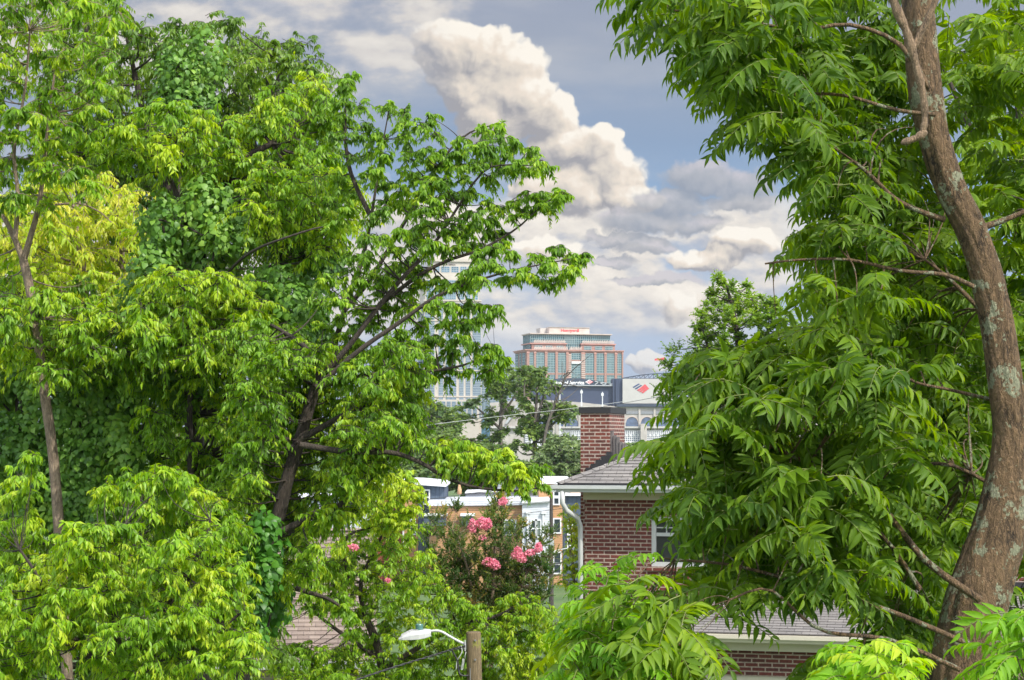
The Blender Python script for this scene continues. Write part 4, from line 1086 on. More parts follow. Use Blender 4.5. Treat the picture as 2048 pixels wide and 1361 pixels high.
la = thing('street_lamp', 'grey flat street lamp head on a bent arm with green sensor cap', 'street lamp', o3)
def rl(p, y, dd=0): q = lp(p, y, dd); return (q[0]-o3[0], q[1]-o3[1], q[2]-o3[2])
Mlamp = paint('lamp_grey', (0.46,0.47,0.47), 0.4, 0.06, 6)
arm = smooth_line([rl(937,1292), rl(915,1282), rl(897,1272), rl(884,1264.5), rl(872,1262), rl(858,1263.5)], 18)
MB().tube(arm, .021, 10).build('arm', Mlamp, la, True)
MB().box(rl(929.5,0)[0], rl(931.8,0)[0], -.05, .07, rl(0,1302)[2], rl(0,1281)[2]).box(rl(929.5,0)[0]-.02, rl(936,0)[0], -.012, .012, rl(0,1300)[2], rl(0,1284)[2]).build('bracket', Mlamp, la)
# the head: a shallow wedge, deep at the arm, thin at the tip, with cooling fins on top
hx = [(862,1259.5,1272.5,.055),(850,1258.8,1276,.10),(838,1260.2,1278,.125),(822,1262.5,1279,.13),(806,1270,1279.5,.12),(797.5,1276,1279.6,.09)]
m = MB()
for p, t_, b_, w in hx:
    x = rl(p,0)[0]; zt = rl(0,t_)[2]; zb = rl(0,b_)[2]
    m.v += [(x,-w,zb),(x,-w,zb+(zt-zb)*.55),(x,-w*.72,zt),(x,w*.72,zt),(x,w,zb+(zt-zb)*.55),(x,w,zb)]
for i in range(len(hx)-1):
    for k in range(6):
        k2 = (k+1) % 6; m.f.append((i*6+k2, i*6+k, (i+1)*6+k, (i+1)*6+k2))
m.f.append(tuple(range(6))); m.f.append(tuple(reversed(range(30,36))))
hd = m.build('lamp_head', Mlamp, la, False, .006)
m = MB()
for k in range(5):
    y = -.085+.042*k
    m.beam((rl(837,0)[0], y, rl(0,1260.2)[2]+.004), (rl(820,0)[0], y, rl(0,1263)[2]+.006), .010, .02); m.beam((rl(820,0)[0], y, rl(0,1263)[2]+.006), (rl(803,0)[0], y, rl(0,1271.6)[2]+.006), .010, .02)
m.build('fins', paint('fin_grey', (0.45,0.45,0.46), 0.5), hd)
m = MB().tube([rl(838.5,1260.5), rl(838.5,1256.4), rl(838.5,1256.2), rl(838.5,1250), rl(838.5,1248.4)], [.060,.060,.057,.057,.050], 18); m.build('sensor_cap', paint('green_cap', (0.07,0.17,0.16), 0.35, 0.1), la)

Mcable = paint('black_cable', (0.02,0.02,0.022), 0.5, 0.2)
Mpalew = paint('pale_wire', (0.42,0.44,0.42), 0.6, 0.1)
def cable(label, pts, r, mat_, k=24, group=None, name='power_line', cat='cable'):
    Pq = smooth_line([px(*p) for p in pts], k); o = Pq[0].copy()
    ob_ = MB().tube([p-o for p in Pq], r, 6).build(name, mat_, None, True); ob_.location = tuple(o)
    return tag(ob_, label, cat, group)
# twisted service drop to the pole
Pq = smooth_line([px(*p) for p in ((640,1392,26.5),(720,1358,27),(800,1331,27.4),(864,1312,27.7),(905,1299,27.85),(930,1293,27.9))], 90); o = Pq[0].copy()
m = MB()
for ph in (0, math.pi):
    m.tube([p-o+np.array([0, math.cos(i*.8+ph)*.010, math.sin(i*.8+ph)*.010]) for i, p in enumerate(Pq)], .009, 5)
ob_ = m.build('service_cable', Mcable, None, True); ob_.location = tuple(o); tag(ob_, 'black twisted cable running from the wooden pole down to the left', 'cable')
cl_ = thing('cable_clamp', 'pale dead-end clamp with hanging wire tails beside the pole', 'clamp', lp(924,1295,-.05))
def rc(p, y, dd=0): q = lp(p, y, dd); b_ = lp(924,1295,-.05); return (q[0]-b_[0], q[1]-b_[1], q[2]-b_[2])
MB().tube([rc(911,1299,-.1), rc(914,1298,-.1), rc(922,1295,-.08), rc(930,1293,-.08)], [.012,.02,.022,.012], 8).build('clamp_body', Mgutter, cl_, True)
MB().tube(smooth_line([rc(923,1296,-.12), rc(924,1304,-.12), rc(919,1314,-.12), rc(914,1322,-.1), rc(912.5,1340,-.1)], 16), .008, 6).build('tail', Mpalew, cl_, True)
coil = [np.array(rc(927.5-4*(i/60), 1318+22*(i/60), -.1))+np.array([math.cos(i*.95)*.018, math.sin(i*.95)*.018, 0]) for i in range(60)]
MB().tube([rc(932,1304,-.1), rc(930,1312,-.1)]+coil, .006, 5).build('coil', Mpalew, cl_, True)
MB().tube(smooth_line([rc(904,1301,-.1), rc(910,1312,-.1), rc(915,1322,-.1), rc(917,1338,-.1), rc(920,1349,-.12), rc(928,1352,-.12), rc(938,1351,-.1)], 30), .014, 6).build('loop', Mcable, cl_, True)

cable('pale thin wire crossing in front of the hazy trees to the chimney', ((700,872,60),(845,852,75),(1010,832,90),(1180,813,105),(1350,788,120),(1500,762,135)), .011, Mpalew)
cable('thin dark wire just above the pale wire by the scoreboard', ((1130,826,95),(1200,815,100),(1290,799,108),(1400,778,118)), .014, Mcable)
cable('upper thin dark wire crossing the navy townhouse tower', ((600,1010,108),(760,1006,108),(850,1000,108),(960,985,109),(1103,972,110)), .016, Mcable)
cable('middle thin dark wire crossing the tan townhouse wall', ((600,1028,108),(760,1024,108),(870,1017,108),(980,1012,109),(1103,1003,110)), .016, Mcable)
cable('lower thin dark wire behind the pink myrtle', ((600,1060,108),(800,1050,108),(950,1040,109),(1103,1020,110),(1180,1010,112)), .016, Mcable)
cable('thick black cable passing behind the house downpipe', ((980,1120,104),(1103,1128,110),(1130,1124,111),(1210,1112,114)), .05, Mcable)
cable('pale cable sloping up to the house downpipe', ((1000,1118,100),(1080,1108,104),(1130,1098,108),(1220,1084,112)), .03, Mpalew)
qx, qz = (1102.5-CX)/F*110, ground_z(110)
t = thing('utility_pole', 'dark slim wooden pole between the white townhouse bay and tan tower', 'utility pole', (qx, 110, qz))
MB().tube([(0,0,0),(0,0,zat(993,110)-qz)], [.16,.10], 10).build('shaft', paint('old_pole', (0.06,0.05,0.045), 0.9, 0.3, 8), t)
tf = MB().tube([(-.0,-.28,zat(1092,110)-qz),(0,-.28,zat(1078,110)-qz)], .16, 12).build('transformer', Mmetal, t)
MB().beam((0,-.05,zat(1085,110)-qz),(0,-.14,zat(1085,110)-qz),.08).build('bracket', Mmetal, t)
# ------------------------------------------------------------------ trees
rg = np.random.default_rng(11)
Lmain  = leaf_mat('green_leaf',  (0.084,0.188,0.014), (0.190,0.355,0.020), tip=(0.40,0.52,0.025), trans=0.45)
Llime  = leaf_mat('lime_leaf',   (0.105,0.230,0.014), (0.225,0.405,0.020), tip=(0.42,0.52,0.03), trans=0.45)
Ldark  = leaf_mat('deep_leaf',   (0.070,0.150,0.015), (0.145,0.260,0.022), tip=(0.25,0.36,0.025), trans=0.42)
Lyel   = leaf_mat('yellow_leaf', (0.16,0.30,0.016), (0.34,0.47,0.03), tip=(0.55,0.56,0.07), trans=0.5)
Lvine  = leaf_mat('vine_leaf',   (0.062,0.155,0.022), (0.125,0.260,0.032), tip=(0.23,0.38,0.045), trans=0.3, rough=0.45)
Lfar   = leaf_mat('far_leaf',    (0.064,0.122,0.036), (0.130,0.210,0.044), tip=(0.21,0.29,0.055), trans=0.3)
Lfar2  = leaf_mat('far_grey_leaf', (0.075,0.13,0.055), (0.15,0.22,0.08), tip=(0.24,0.32,0.11), trans=0.3)
Lpear  = leaf_mat('glossy_leaf', (0.070,0.150,0.020), (0.165,0.290,0.030), tip=(0.28,0.40,0.04), trans=0.4, rough=0.42)
Lmyr   = leaf_mat('myrtle_leaf', (0.045,0.110,0.022), (0.120,0.200,0.032), tip=(0.45,0.33,0.08), trans=0.35)
Lash   = leaf_mat('ash_leaf',    (0.052,0.118,0.012), (0.140,0.245,0.016), tip=(0.27,0.38,0.02), trans=0.48, rough=0.48, spec=.25)
Lshoot = leaf_mat('young_leaf',  (0.11,0.27,0.018), (0.22,0.42,0.024), tip=(0.42,0.52,0.04), trans=0.48, rough=0.5, spec=.25)
Bdark = bark_mat('dark_bark', (0.018,0.014,0.011), (0.055,0.042,0.032), 14)
Bgrey = bark_mat('grey_bark', (0.09,0.065,0.045), (0.24,0.18,0.125), 14)
Bfar  = bark_mat('far_bark', (0.04,0.034,0.028), (0.11,0.095,0.08), 2)

HANG = dict(droop=0.5, flat=0.65, up=0.3, hang=0.85, fwd=0.38, side=0.5)
# tall dark tree at the back
tree('tall_tree', 'tall dark green tree rising behind the vine covered trunks, cut by the photo top', 'tree',
     [limb([(330,1500),(340,900),(345,640),(352,480),(360,330),(350,180)], 30, .26, .05, 18),
      limb([(345,640),(270,480),(220,330),(190,180),(170,40)], 30, .12, .03),
      limb([(352,480),(440,350),(520,230),(570,130)], 30, .10, .025),
      limb([(345,560),(480,420),(580,300),(625,200)], 31, .10, .025),
      limb([(350,420),(300,280),(270,150),(250,60)], 29.5, .09, .02)],
     [dict(poly=[(120,-40),(235,-40),(255,30),(330,110),(352,50),(420,45),(460,45),(525,85),(600,88),(648,135),(640,200),(655,300),(640,360),(520,420),(300,420),(150,340),(90,150)],
           d=30, n=95, R=50, layers=2, depth=2.2, tint=0.38),
      dict(poly=[(60,300),(640,300),(660,440),(620,620),(40,640)], d=31, n=60, R=58, layers=2, depth=1.6, tint=0.32)],
     Ldark, Bdark, rg, leaf=0.135, wr=0.33, ns=14, nl=16, spray_kw=HANG)
# slender tree at the far left with the bare pale stem
tree('slender_tree', 'slender tree at the far left with bare grey forked stem and feathery crown', 'tree',
     [limb([(150,1700),(135,1350),(118,1060),(105,900),(88,780),(72,650),(56,560),(46,520)], 20.5, .068, .05, 16),
      limb([(48,525),(30,480),(10,440),(-20,400)], 20.5, .040, .02),
      limb([(47,522),(62,470),(78,410),(88,330),(96,250),(110,140)], 20.5, .040, .012),
      limb([(30,480),(36,390),(28,300),(50,180),(60,60)], 20.3, .03, .01),
      limb([(72,655),(40,640),(0,625),(-40,600)], 20.4, .035, .02),
      limb([(110,410),(160,408),(200,425),(222,445)], 20.4, .014, .006)],
     [dict(poly=[(-40,-40),(235,-40),(245,40),(215,150),(195,260),(170,380),(120,425),(70,400),(-40,400)], d=20.5, n=42, R=42, layers=2, depth=1.0, tint=0.5, ns=10),
      dict(poly=[(-40,500),(60,560),(200,560),(220,700),(120,760),(-40,700)], d=21.5, n=14, R=44, layers=1, depth=.5, tint=0.5)],
     Lmain, Bgrey, rg, leaf=0.105, wr=0.30, ns=13, nl=17, spray_kw=HANG, branch_r=.012)
# sunlit yellow tree behind
tree('yellow_tree', 'sunlit yellow green tree glowing behind the slender grey stem', 'tree',
     [limb([(180,1500),(178,900),(172,700),(165,540),(150,420)], 26, .16, .03),
      limb([(172,700),(230,600),(245,480),(240,400)], 26, .07, .02), limb([(175,760),(80,640),(40,520)], 26, .07, .02)],
     [dict(poly=[(-40,420),(60,370),(120,335),(180,350),(250,370),(285,450),(275,560),(250,660),(140,720),(-40,700)], d=26, n=42, R=54, layers=3, depth=1.4, tint=0.68)],
     Lyel, Bgrey, rg, leaf=0.125, wr=0.32, ns=14, nl=16, spray_kw=HANG)
# middle tree: light green pads in front of the vines
tree('layered_tree', 'light green tree with layered drooping pads in the middle of the left thicket', 'tree',
     [limb([(400,1500),(398,1200),(395,1000),(385,800),(372,640),(395,500),(420,420),(470,330),(540,290),(575,260)], 21.5, .15, .02, 20),
      limb([(385,800),(330,640),(310,600),(300,560)], 21.3, .05, .015), limb([(372,640),(430,580),(500,560),(560,520)], 21.2, .05, .015),
      limb([(395,500),(350,380),(310,300),(290,250)], 21.2, .04, .012), limb([(398,1100),(300,900),(230,760),(190,650)], 21.4, .06, .012),
      limb([(290,313),(320,308),(345,300),(352,285)], 21, .016, .010)],
     [dict(poly=[(210,250),(290,215),(380,215),(470,240),(480,320),(400,345),(300,330),(215,320)], d=21, n=16, R=48, layers=2, depth=.7, tint=.55),
      dict(poly=[(480,230),(560,180),(640,150),(655,260),(640,380),(560,440),(480,420)], d=21.8, n=24, R=50, layers=2, depth=.8, tint=.5),
      dict(poly=[(510,340),(620,330),(700,360),(700,440),(640,520),(540,480),(500,420)], d=20.8, n=22, R=50, layers=2, depth=.8, tint=.62),
      dict(poly=[(290,560),(380,545),(520,570),(560,640),(520,720),(360,720),(280,680)], d=20.2, n=26, R=54, layers=3, depth=.9, tint=.62),
      dict(poly=[(10,580),(120,590),(270,640),(290,740),(180,760),(60,740),(-20,680)], d=20.6, n=24, R=50, layers=2, depth=.8, tint=.6),
      dict(poly=[(290,760),(420,740),(560,760),(560,960),(440,1000),(330,960)], d=21.0, n=26, R=46, layers=2, depth=.8, tint=.5)],
     Lmain, Bdark, rg, leaf=0.102, wr=0.31, ns=15, nl=18, spray_kw=HANG)
# the leaning tree with long limbs over the skyline
DL = 19.0
tree('leaning_tree', 'leaning tree whose long dark limbs reach right across the tower', 'tree',
     [limb([(470,1500),(492,1250),(505,1150),(545,1075),(575,960),(600,880),(632,775),(655,740)], DL, .10, .052, 22),
      limb([(655,740),(700,690),(760,610),(820,540),(860,500),(900,440),(960,350),(1010,330),(1095,335)], DL, .034, .004, 22),
      limb([(760,610),(840,550),(900,520),(960,500),(1030,460),(1075,420),(1120,385)], DL+.3, .026, .004, 18),
      limb([(640,770),(720,700),(800,645),(870,595),(930,570),(1010,545),(1080,530),(1160,515)], DL-.4, .030, .004, 20),
      limb([(655,740),(690,620),(725,520),(745,420),(760,320),(780,210)], DL+.5, .034, .005, 16),
      limb([(690,620),(740,560),(800,460),(850,380),(900,300),(950,260),(1000,250)], DL+.6, .03, .005, 16),
      limb([(740,430),(700,340),(690,240),(700,150)], DL+.6, .03, .008),
      limb([(632,775),(740,750),(840,745),(930,730),(990,700)], DL-.5, .03, .005, 16),
      limb([(640,760),(615,700),(560,660),(520,640)], DL-.3, .04, .01),
      limb([(430,580,1.9),(470,530,1.2),(510,500,.5),(560,480,0),(620,460,0),(665,448,0),(692,418,0)], DL+.2, .020, .005),
      limb([(600,890),(700,905),(780,905),(840,925),(890,955),(950,975),(1030,982),(1085,975)], DL-.8, .034, .008, 20),
      limb([(545,1075),(610,1040),(680,1010),(740,960),(790,900)], DL-.4, .045, .009),
      limb([(600,880),(690,830),(760,800),(840,760)], DL-.2, .04, .008),
      limb([(505,1150),(600,1180),(660,1200),(700,1230)], DL-.3, .035, .01)],
     [dict(poly=[(672,230),(690,140),(715,150),(720,230),(750,260),(735,380),(690,400),(665,330)], d=DL+.6, n=12, R=30, layers=1, depth=.5, tint=.36),  # backlit dark of the upper sprays is put into their low leaf tint
      dict(poly=[(745,290),(765,200),(800,185),(855,205),(880,240),(850,330),(880,380),(800,420),(750,400)], d=DL+.5, n=20, R=30, layers=1, depth=.6, tint=.36),
      dict(poly=[(870,290),(905,290),(970,245),(1010,265),(1060,300),(1100,335),(1060,345),(1000,340),(940,400),(860,440),(840,390)], d=DL, n=30, R=28, layers=1, depth=.6, tint=.36),
      dict(poly=[(900,440),(960,400),(1010,405),(1060,390),(1120,378),(1125,395),(1060,430),(1030,460),(940,500),(880,490)], d=DL+.3, n=20, R=27, layers=1, depth=.5, tint=.36),
      dict(poly=[(985,480),(1030,470),(1050,510),(1100,500),(1130,495),(1175,510),(1160,540),(1120,560),(1040,580),(960,570),(900,560),(950,510)], d=DL-.4, n=20, R=27, layers=1, depth=.5, tint=.36),
      dict(poly=[(730,430),(800,400),(870,430),(880,500),(830,520),(760,560),(700,560),(700,480)], d=DL+.2, n=18, R=32, layers=1, depth=.7, tint=.36),
      dict(poly=[(640,560),(740,540),(840,540),(900,560),(940,600),(990,600),(1010,620),(960,640),(870,680),(760,700),(640,700)], d=DL-.2, n=36, R=34, layers=1, depth=.8, tint=.36),
      dict(poly=[(820,680),(900,660),(930,690),(1000,690),(1015,720),(980,750),(900,740),(860,760),(800,760)], d=DL-.5, n=15, R=28, layers=1, depth=.6, tint=.36),
      dict(poly=[(640,690),(800,690),(830,750),(840,820),(740,860),(640,880),(590,840),(600,760)], d=DL-.3, n=32, R=44, layers=2, depth=.9, tint=.55),
      dict(poly=[(500,680),(600,660),(640,760),(600,900),(560,1000),(470,960),(480,800)], d=DL-.3, n=32, R=48, layers=2, depth=.8, tint=.36),
      dict(poly=[(600,880),(700,870),(770,880),(740,960),(700,1040),(600,1060),(540,1000)], d=DL-.2, n=26, R=44, layers=2, depth=.8, tint=.6),
      dict(poly=[(845,880),(900,880),(1000,900),(1060,915),(1092,930),(1085,950),(1040,965),(960,955),(880,930)], d=DL-.8, n=16, R=24, layers=2, depth=.4, tint=.66),
      dict(poly=[(720,800),(820,780),(845,870),(800,900),(720,900)], d=DL-.3, n=12, R=38, layers=2, depth=.6, tint=.36),
      dict(poly=[(420,1000),(560,990),(640,1060),(620,1140),(520,1200),(420,1140)], d=DL-.4, n=24, R=44, layers=2, depth=.7, tint=.6)],
     Lmain, Bdark, rg, leaf=0.084, wr=0.32, ns=13, nl=18, spray_kw=HANG, twig_r=.005, branch_r=.011, tips=24, clear=[([(640,765),(600,880),(575,960),(545,1075),(505,1150)], 62, DL+.45), ([(860,500),(655,740)], 50, DL+.4)])
# bright bush-like tree in the lower left
tree('lime_sapling', 'bright lime green young tree filling the lower left corner', 'tree',
     [limb([(240,1560),(240,1400),(235,1280),(225,1180),(230,1090)], 17, .06, .015), limb([(238,1350),(330,1220),(400,1120),(420,1040)], 17, .035, .01), limb([(238,1380),(120,1240),(80,1160),(40,1100)], 17, .035, .01),
      limb([(238,1370),(420,1270),(490,1220)], 17, .03, .01)],
     [dict(poly=[(130,1065),(170,1045),(250,1050),(300,1110),(360,1075),(430,1070),(480,1110),(470,1180),(510,1260),(490,1330),(430,1300),(330,1360),(240,1340),(130,1280),(60,1330),(20,1400),(-40,1400),(-40,1220),(40,1120),(100,1110)],
           d=17, n=62, R=48, layers=3, depth=1.0, tint=.55),
      dict(poly=[(200,970),(330,930),(420,990),(480,1060),(400,1080),(300,1040),(220,1030)], d=18, n=20, R=42, layers=2, depth=.6, tint=.45),
      dict(poly=[(-40,1000),(20,960),(60,900),(75,930),(60,990),(80,1060),(20,1100),(-40,1100)], d=17.4, n=14, R=34, layers=1, depth=.4, tint=.5)],
     Llime, Bdark, rg, leaf=0.092, wr=0.30, ns=14, nl=18, spray_kw=HANG, branch_r=.009, twig_r=.004)
tree('understorey_tree', 'shaded green tree low behind the bright young tree and vines', 'tree',
     [limb([(200,1600),(205,1200),(210,950),(215,800)], 25, .13, .03), limb([(205,1200),(420,1000),(500,900)], 25, .07, .02), limb([(205,1200),(60,1000),(20,850)], 25, .07, .02)],
     [dict(poly=[(-40,760),(560,760),(600,1000),(560,1200),(540,1400),(-40,1400)], d=25, n=80, R=66, layers=2, depth=1.4, tint=.4)],
     Ldark, Bdark, rg, leaf=0.13, wr=0.34, ns=14, nl=16, spray_kw=HANG)
# low tree behind the lamp
tree('low_tree', 'broad lime green tree behind the street lamp and in front of the bungalow', 'tree',
     [limb([(770,1600),(768,1400),(755,1290),(735,1240)], 29.4, .10, .04), limb([(755,1300),(720,1180),(760,1080),(790,1000)], 29.4, .05, .012), limb([(765,1340),(900,1260),(1000,1230),(1060,1190)], 29.4, .05, .012),
      limb([(760,1320),(660,1250),(600,1200)], 29.4, .045, .012), limb([(700,1170),(690,1080),(760,1050),(850,1020)], 29.2, .03, .01)],
     [dict(poly=[(700,1075),(760,1010),(830,1050),(850,1110),(880,1180),(960,1230),(950,1400),(680,1400),(690,1250),(640,1190),(650,1120)], d=29.4, n=72, R=34, layers=2, depth=.7, tint=.55),
      dict(poly=[(935,1220),(1040,1190),(1110,1225),(1150,1290),(1150,1400),(930,1400)], d=29.6, n=34, R=34, layers=3, depth=.7, tint=.6),
      dict(poly=[(740,960),(790,935),(835,960),(830,1010),(800,1060),(740,1050)], d=28.9, n=14, R=26, layers=2, depth=.5, tint=.85),
      dict(poly=[(560,1290),(690,1300),(690,1400),(540,1400)], d=29.0, n=14, R=36, layers=3, depth=.6, tint=.5),
      dict(poly=[(600,1130),(690,1120),(690,1200),(620,1235)], d=29.2, n=9, R=32, layers=2, depth=.6, tint=.5),
      dict(poly=[(500,1180),(560,1190),(560,1280),(490,1300)], d=29.0, n=7, R=32, layers=2, depth=.6, tint=.45)],
     Llime, Bdark, rg, leaf=0.095, wr=0.30, ns=14, nl=17, spray_kw=HANG, twig_r=.005, branch_r=.008, maxlink=.95)

# ------------------------------------------------------------------ climbing vines
def vine(label, stem, patches, rng, d, leaf=0.11, mat_=None):
    """creeper: leaves lapping outwards over the trunk it climbs"""
    Vs=[]; Ts=[]; tb = Tubes(5); tb.add(*stem)
    base = stem[0][0]; base = (base[0], base[1], ground_z(base[1]))
    for poly, n, Rp, dd in patches:
        q = scatter(rng, poly, n, Rp*.75)
        dep = d+dd+rng.uniform(-.35,.35,len(q))
        C = np.array([px(a, b, e) for (a, b), e in zip(q, dep)]); Rm = Rp*d/F*rng.uniform(.8,1.25,len(q)); m_ = 230
        Dn = rng.normal(size=(len(q), m_, 3)); Dn[...,1] -= .5; Dn[...,2] += .25; Dn = unit(Dn)
        P = C[:,None] + Dn*(Rm[:,None]*rng.uniform(.6,1.1,(len(q),m_)))[...,None]*np.array([1,.8,1.25])
        LD = np.array([0,0,-.8]) + Dn*.35 + rng.normal(size=P.shape)*.38
        LN = Dn + np.array([0,-.25,.45]) + rng.normal(size=P.shape)*.28
        ll = .62*leaf*rng.uniform(.5,1.3,(len(q),m_))
        tt = np.clip(.42+rng.normal(size=(len(q),1))*.16+rng.normal(size=(len(q),m_))*.2, 0, 1)
        V, t_ = leaf_arrays(P, LD, LN, ll, ll*.85, tt, T_BROAD); Vs.append(V); Ts.append(t_)
        k = min(len(q), 8)
        for i in range(k):
            a = C[i]; b_ = C[(i+1) % len(q)]
            if np.linalg.norm(a-b_) < 1.6:
                s = np.linspace(0,1,5)[:,None]; tb.add(a*(1-s)+b_*s+rng.normal(size=(5,3))*.04, np.full(5,.012), 4)
    t = thing('climbing_vine', label, 'vine', base, 0, 'vines climbing the left trees')
    link('stem', tb.mesh('stem', base), Bdark, t)
    V = np.concatenate(Vs); ti = np.concatenate(Ts)
    link('leaves', leaves_to_mesh('leaves', V, ti, T_BROAD, base), mat_ or Lvine, t)
vine('dark ivy column wrapping the middle trunk of the left thicket', limb([(380,1500),(385,1100),(380,800),(400,560),(420,440)], 20.9, .05, .02),
     [([(300,430),(400,400),(500,430),(490,560),(440,640),(420,760),(330,800),(260,780),(250,640),(280,520)], 34, 42, 0), ([(500,570),(570,560),(640,600),(650,700),(600,740),(520,700)], 14, 38, -.4),
      ([(540,440),(640,470),(690,520),(640,560),(560,520)], 8, 30, .6)], rg, 20.9, .12)
vine('ivy tuft high on the tall dark tree', limb([(350,700),(352,480),(365,300),(380,150)], 28, .03, .015),
     [([(330,110),(410,95),(435,160),(420,260),(350,270),(325,190)], 12, 40, 0)], rg, 28, .14)
vine('broad dark vine mass at the far left beside the pale stem', limb([(70,1500),(60,1100),(40,900),(30,740)], 21.6, .05, .02),
     [([(-40,680),(60,690),(80,760),(90,900),(60,1010),(-40,1000)], 26, 42, 0), ([(110,690),(200,680),(280,760),(300,880),(280,960),(200,1000),(110,980),(120,800)], 34, 40, -.3),
      ([(60,930),(260,960),(260,1040),(140,1050),(40,1040)], 18, 38, -.2)], rg, 21.6, .115)
vine('bright five leaved creeper climbing the leaning trunk near the bottom', limb([(480,1500),(490,1300),(500,1150)], 18.5, .03, .015),
     [([(470,1080),(540,1075),(560,1160),(545,1260),(490,1290),(465,1180)], 11, 34, -.1)], rg, 18.5, .13, leaf_mat('creeper_leaf', (0.035,0.12,0.014), (0.07,0.21,0.02), tip=(0.12,0.28,0.02), trans=0.35))
# ------------------------------------------------------------------ compound-leaved trees on the right
def compound(rng, B, Dv, Ln, npair, ll, wr, droop=0.5, hang=0.35, tint=None, T=T_CURVED, spread=.12, out=0.8):
    """feather leaves: B bases (n,3), Dv directions, Ln lengths; leaflets in pairs along an arching stalk"""
    n = len(B); z = np.array([0,0,1.0]); Dv = unit(Dv)
    t = np.concatenate([np.repeat(np.linspace(.2,.92,npair),2), [1.0]])[None,:]
    sg = np.concatenate([np.tile([1.0,-1.0], npair), [0.0]])[None,:,None]
    P = B[:,None]+Dv[:,None]*(Ln[:,None]*t)[...,None]-z*(droop*Ln[:,None]*t**2)[...,None]
    Tn = unit(Dv[:,None]-z*(2*droop*t)[...,None])
    roll = rng.normal(size=(n,1,1))*.5
    S0 = unit(np.cross(Tn, z+0*Tn)); Up = np.cross(S0, Tn); Sd = S0*np.cos(roll)+Up*np.sin(roll)
    LD = Tn*(.48+(sg == 0)*.8) + Sd*sg*out - z*hang + rng.normal(size=P.shape)*.13
    LN = np.cross(Sd, Tn); LN = LN*np.sign(LN[...,2:3]+1e-6) + rng.normal(size=P.shape)*.36
    size = ll*rng.uniform(.85,1.12,(n,1))*(0.72+0.5*np.sin(np.pi*np.clip(t*.95,0,1)))*rng.uniform(.88,1.1,P.shape[:2])
    tt = np.clip((np.full(n,.4) if tint is None else tint)[:,None]+rng.normal(size=P.shape[:2])*spread, 0, 1)
    V, ti = leaf_arrays(P, LD, LN, size, size*wr, tt, T)
    # mirror the curve of one side so that the leaflets bend the same way as their neighbours
    tk = np.linspace(0,1,6)
    st = B[:,None]+Dv[:,None]*(Ln[:,None]*tk)[...,None]-z*(droop*Ln[:,None]*tk**2)[...,None]
    return V, ti, st

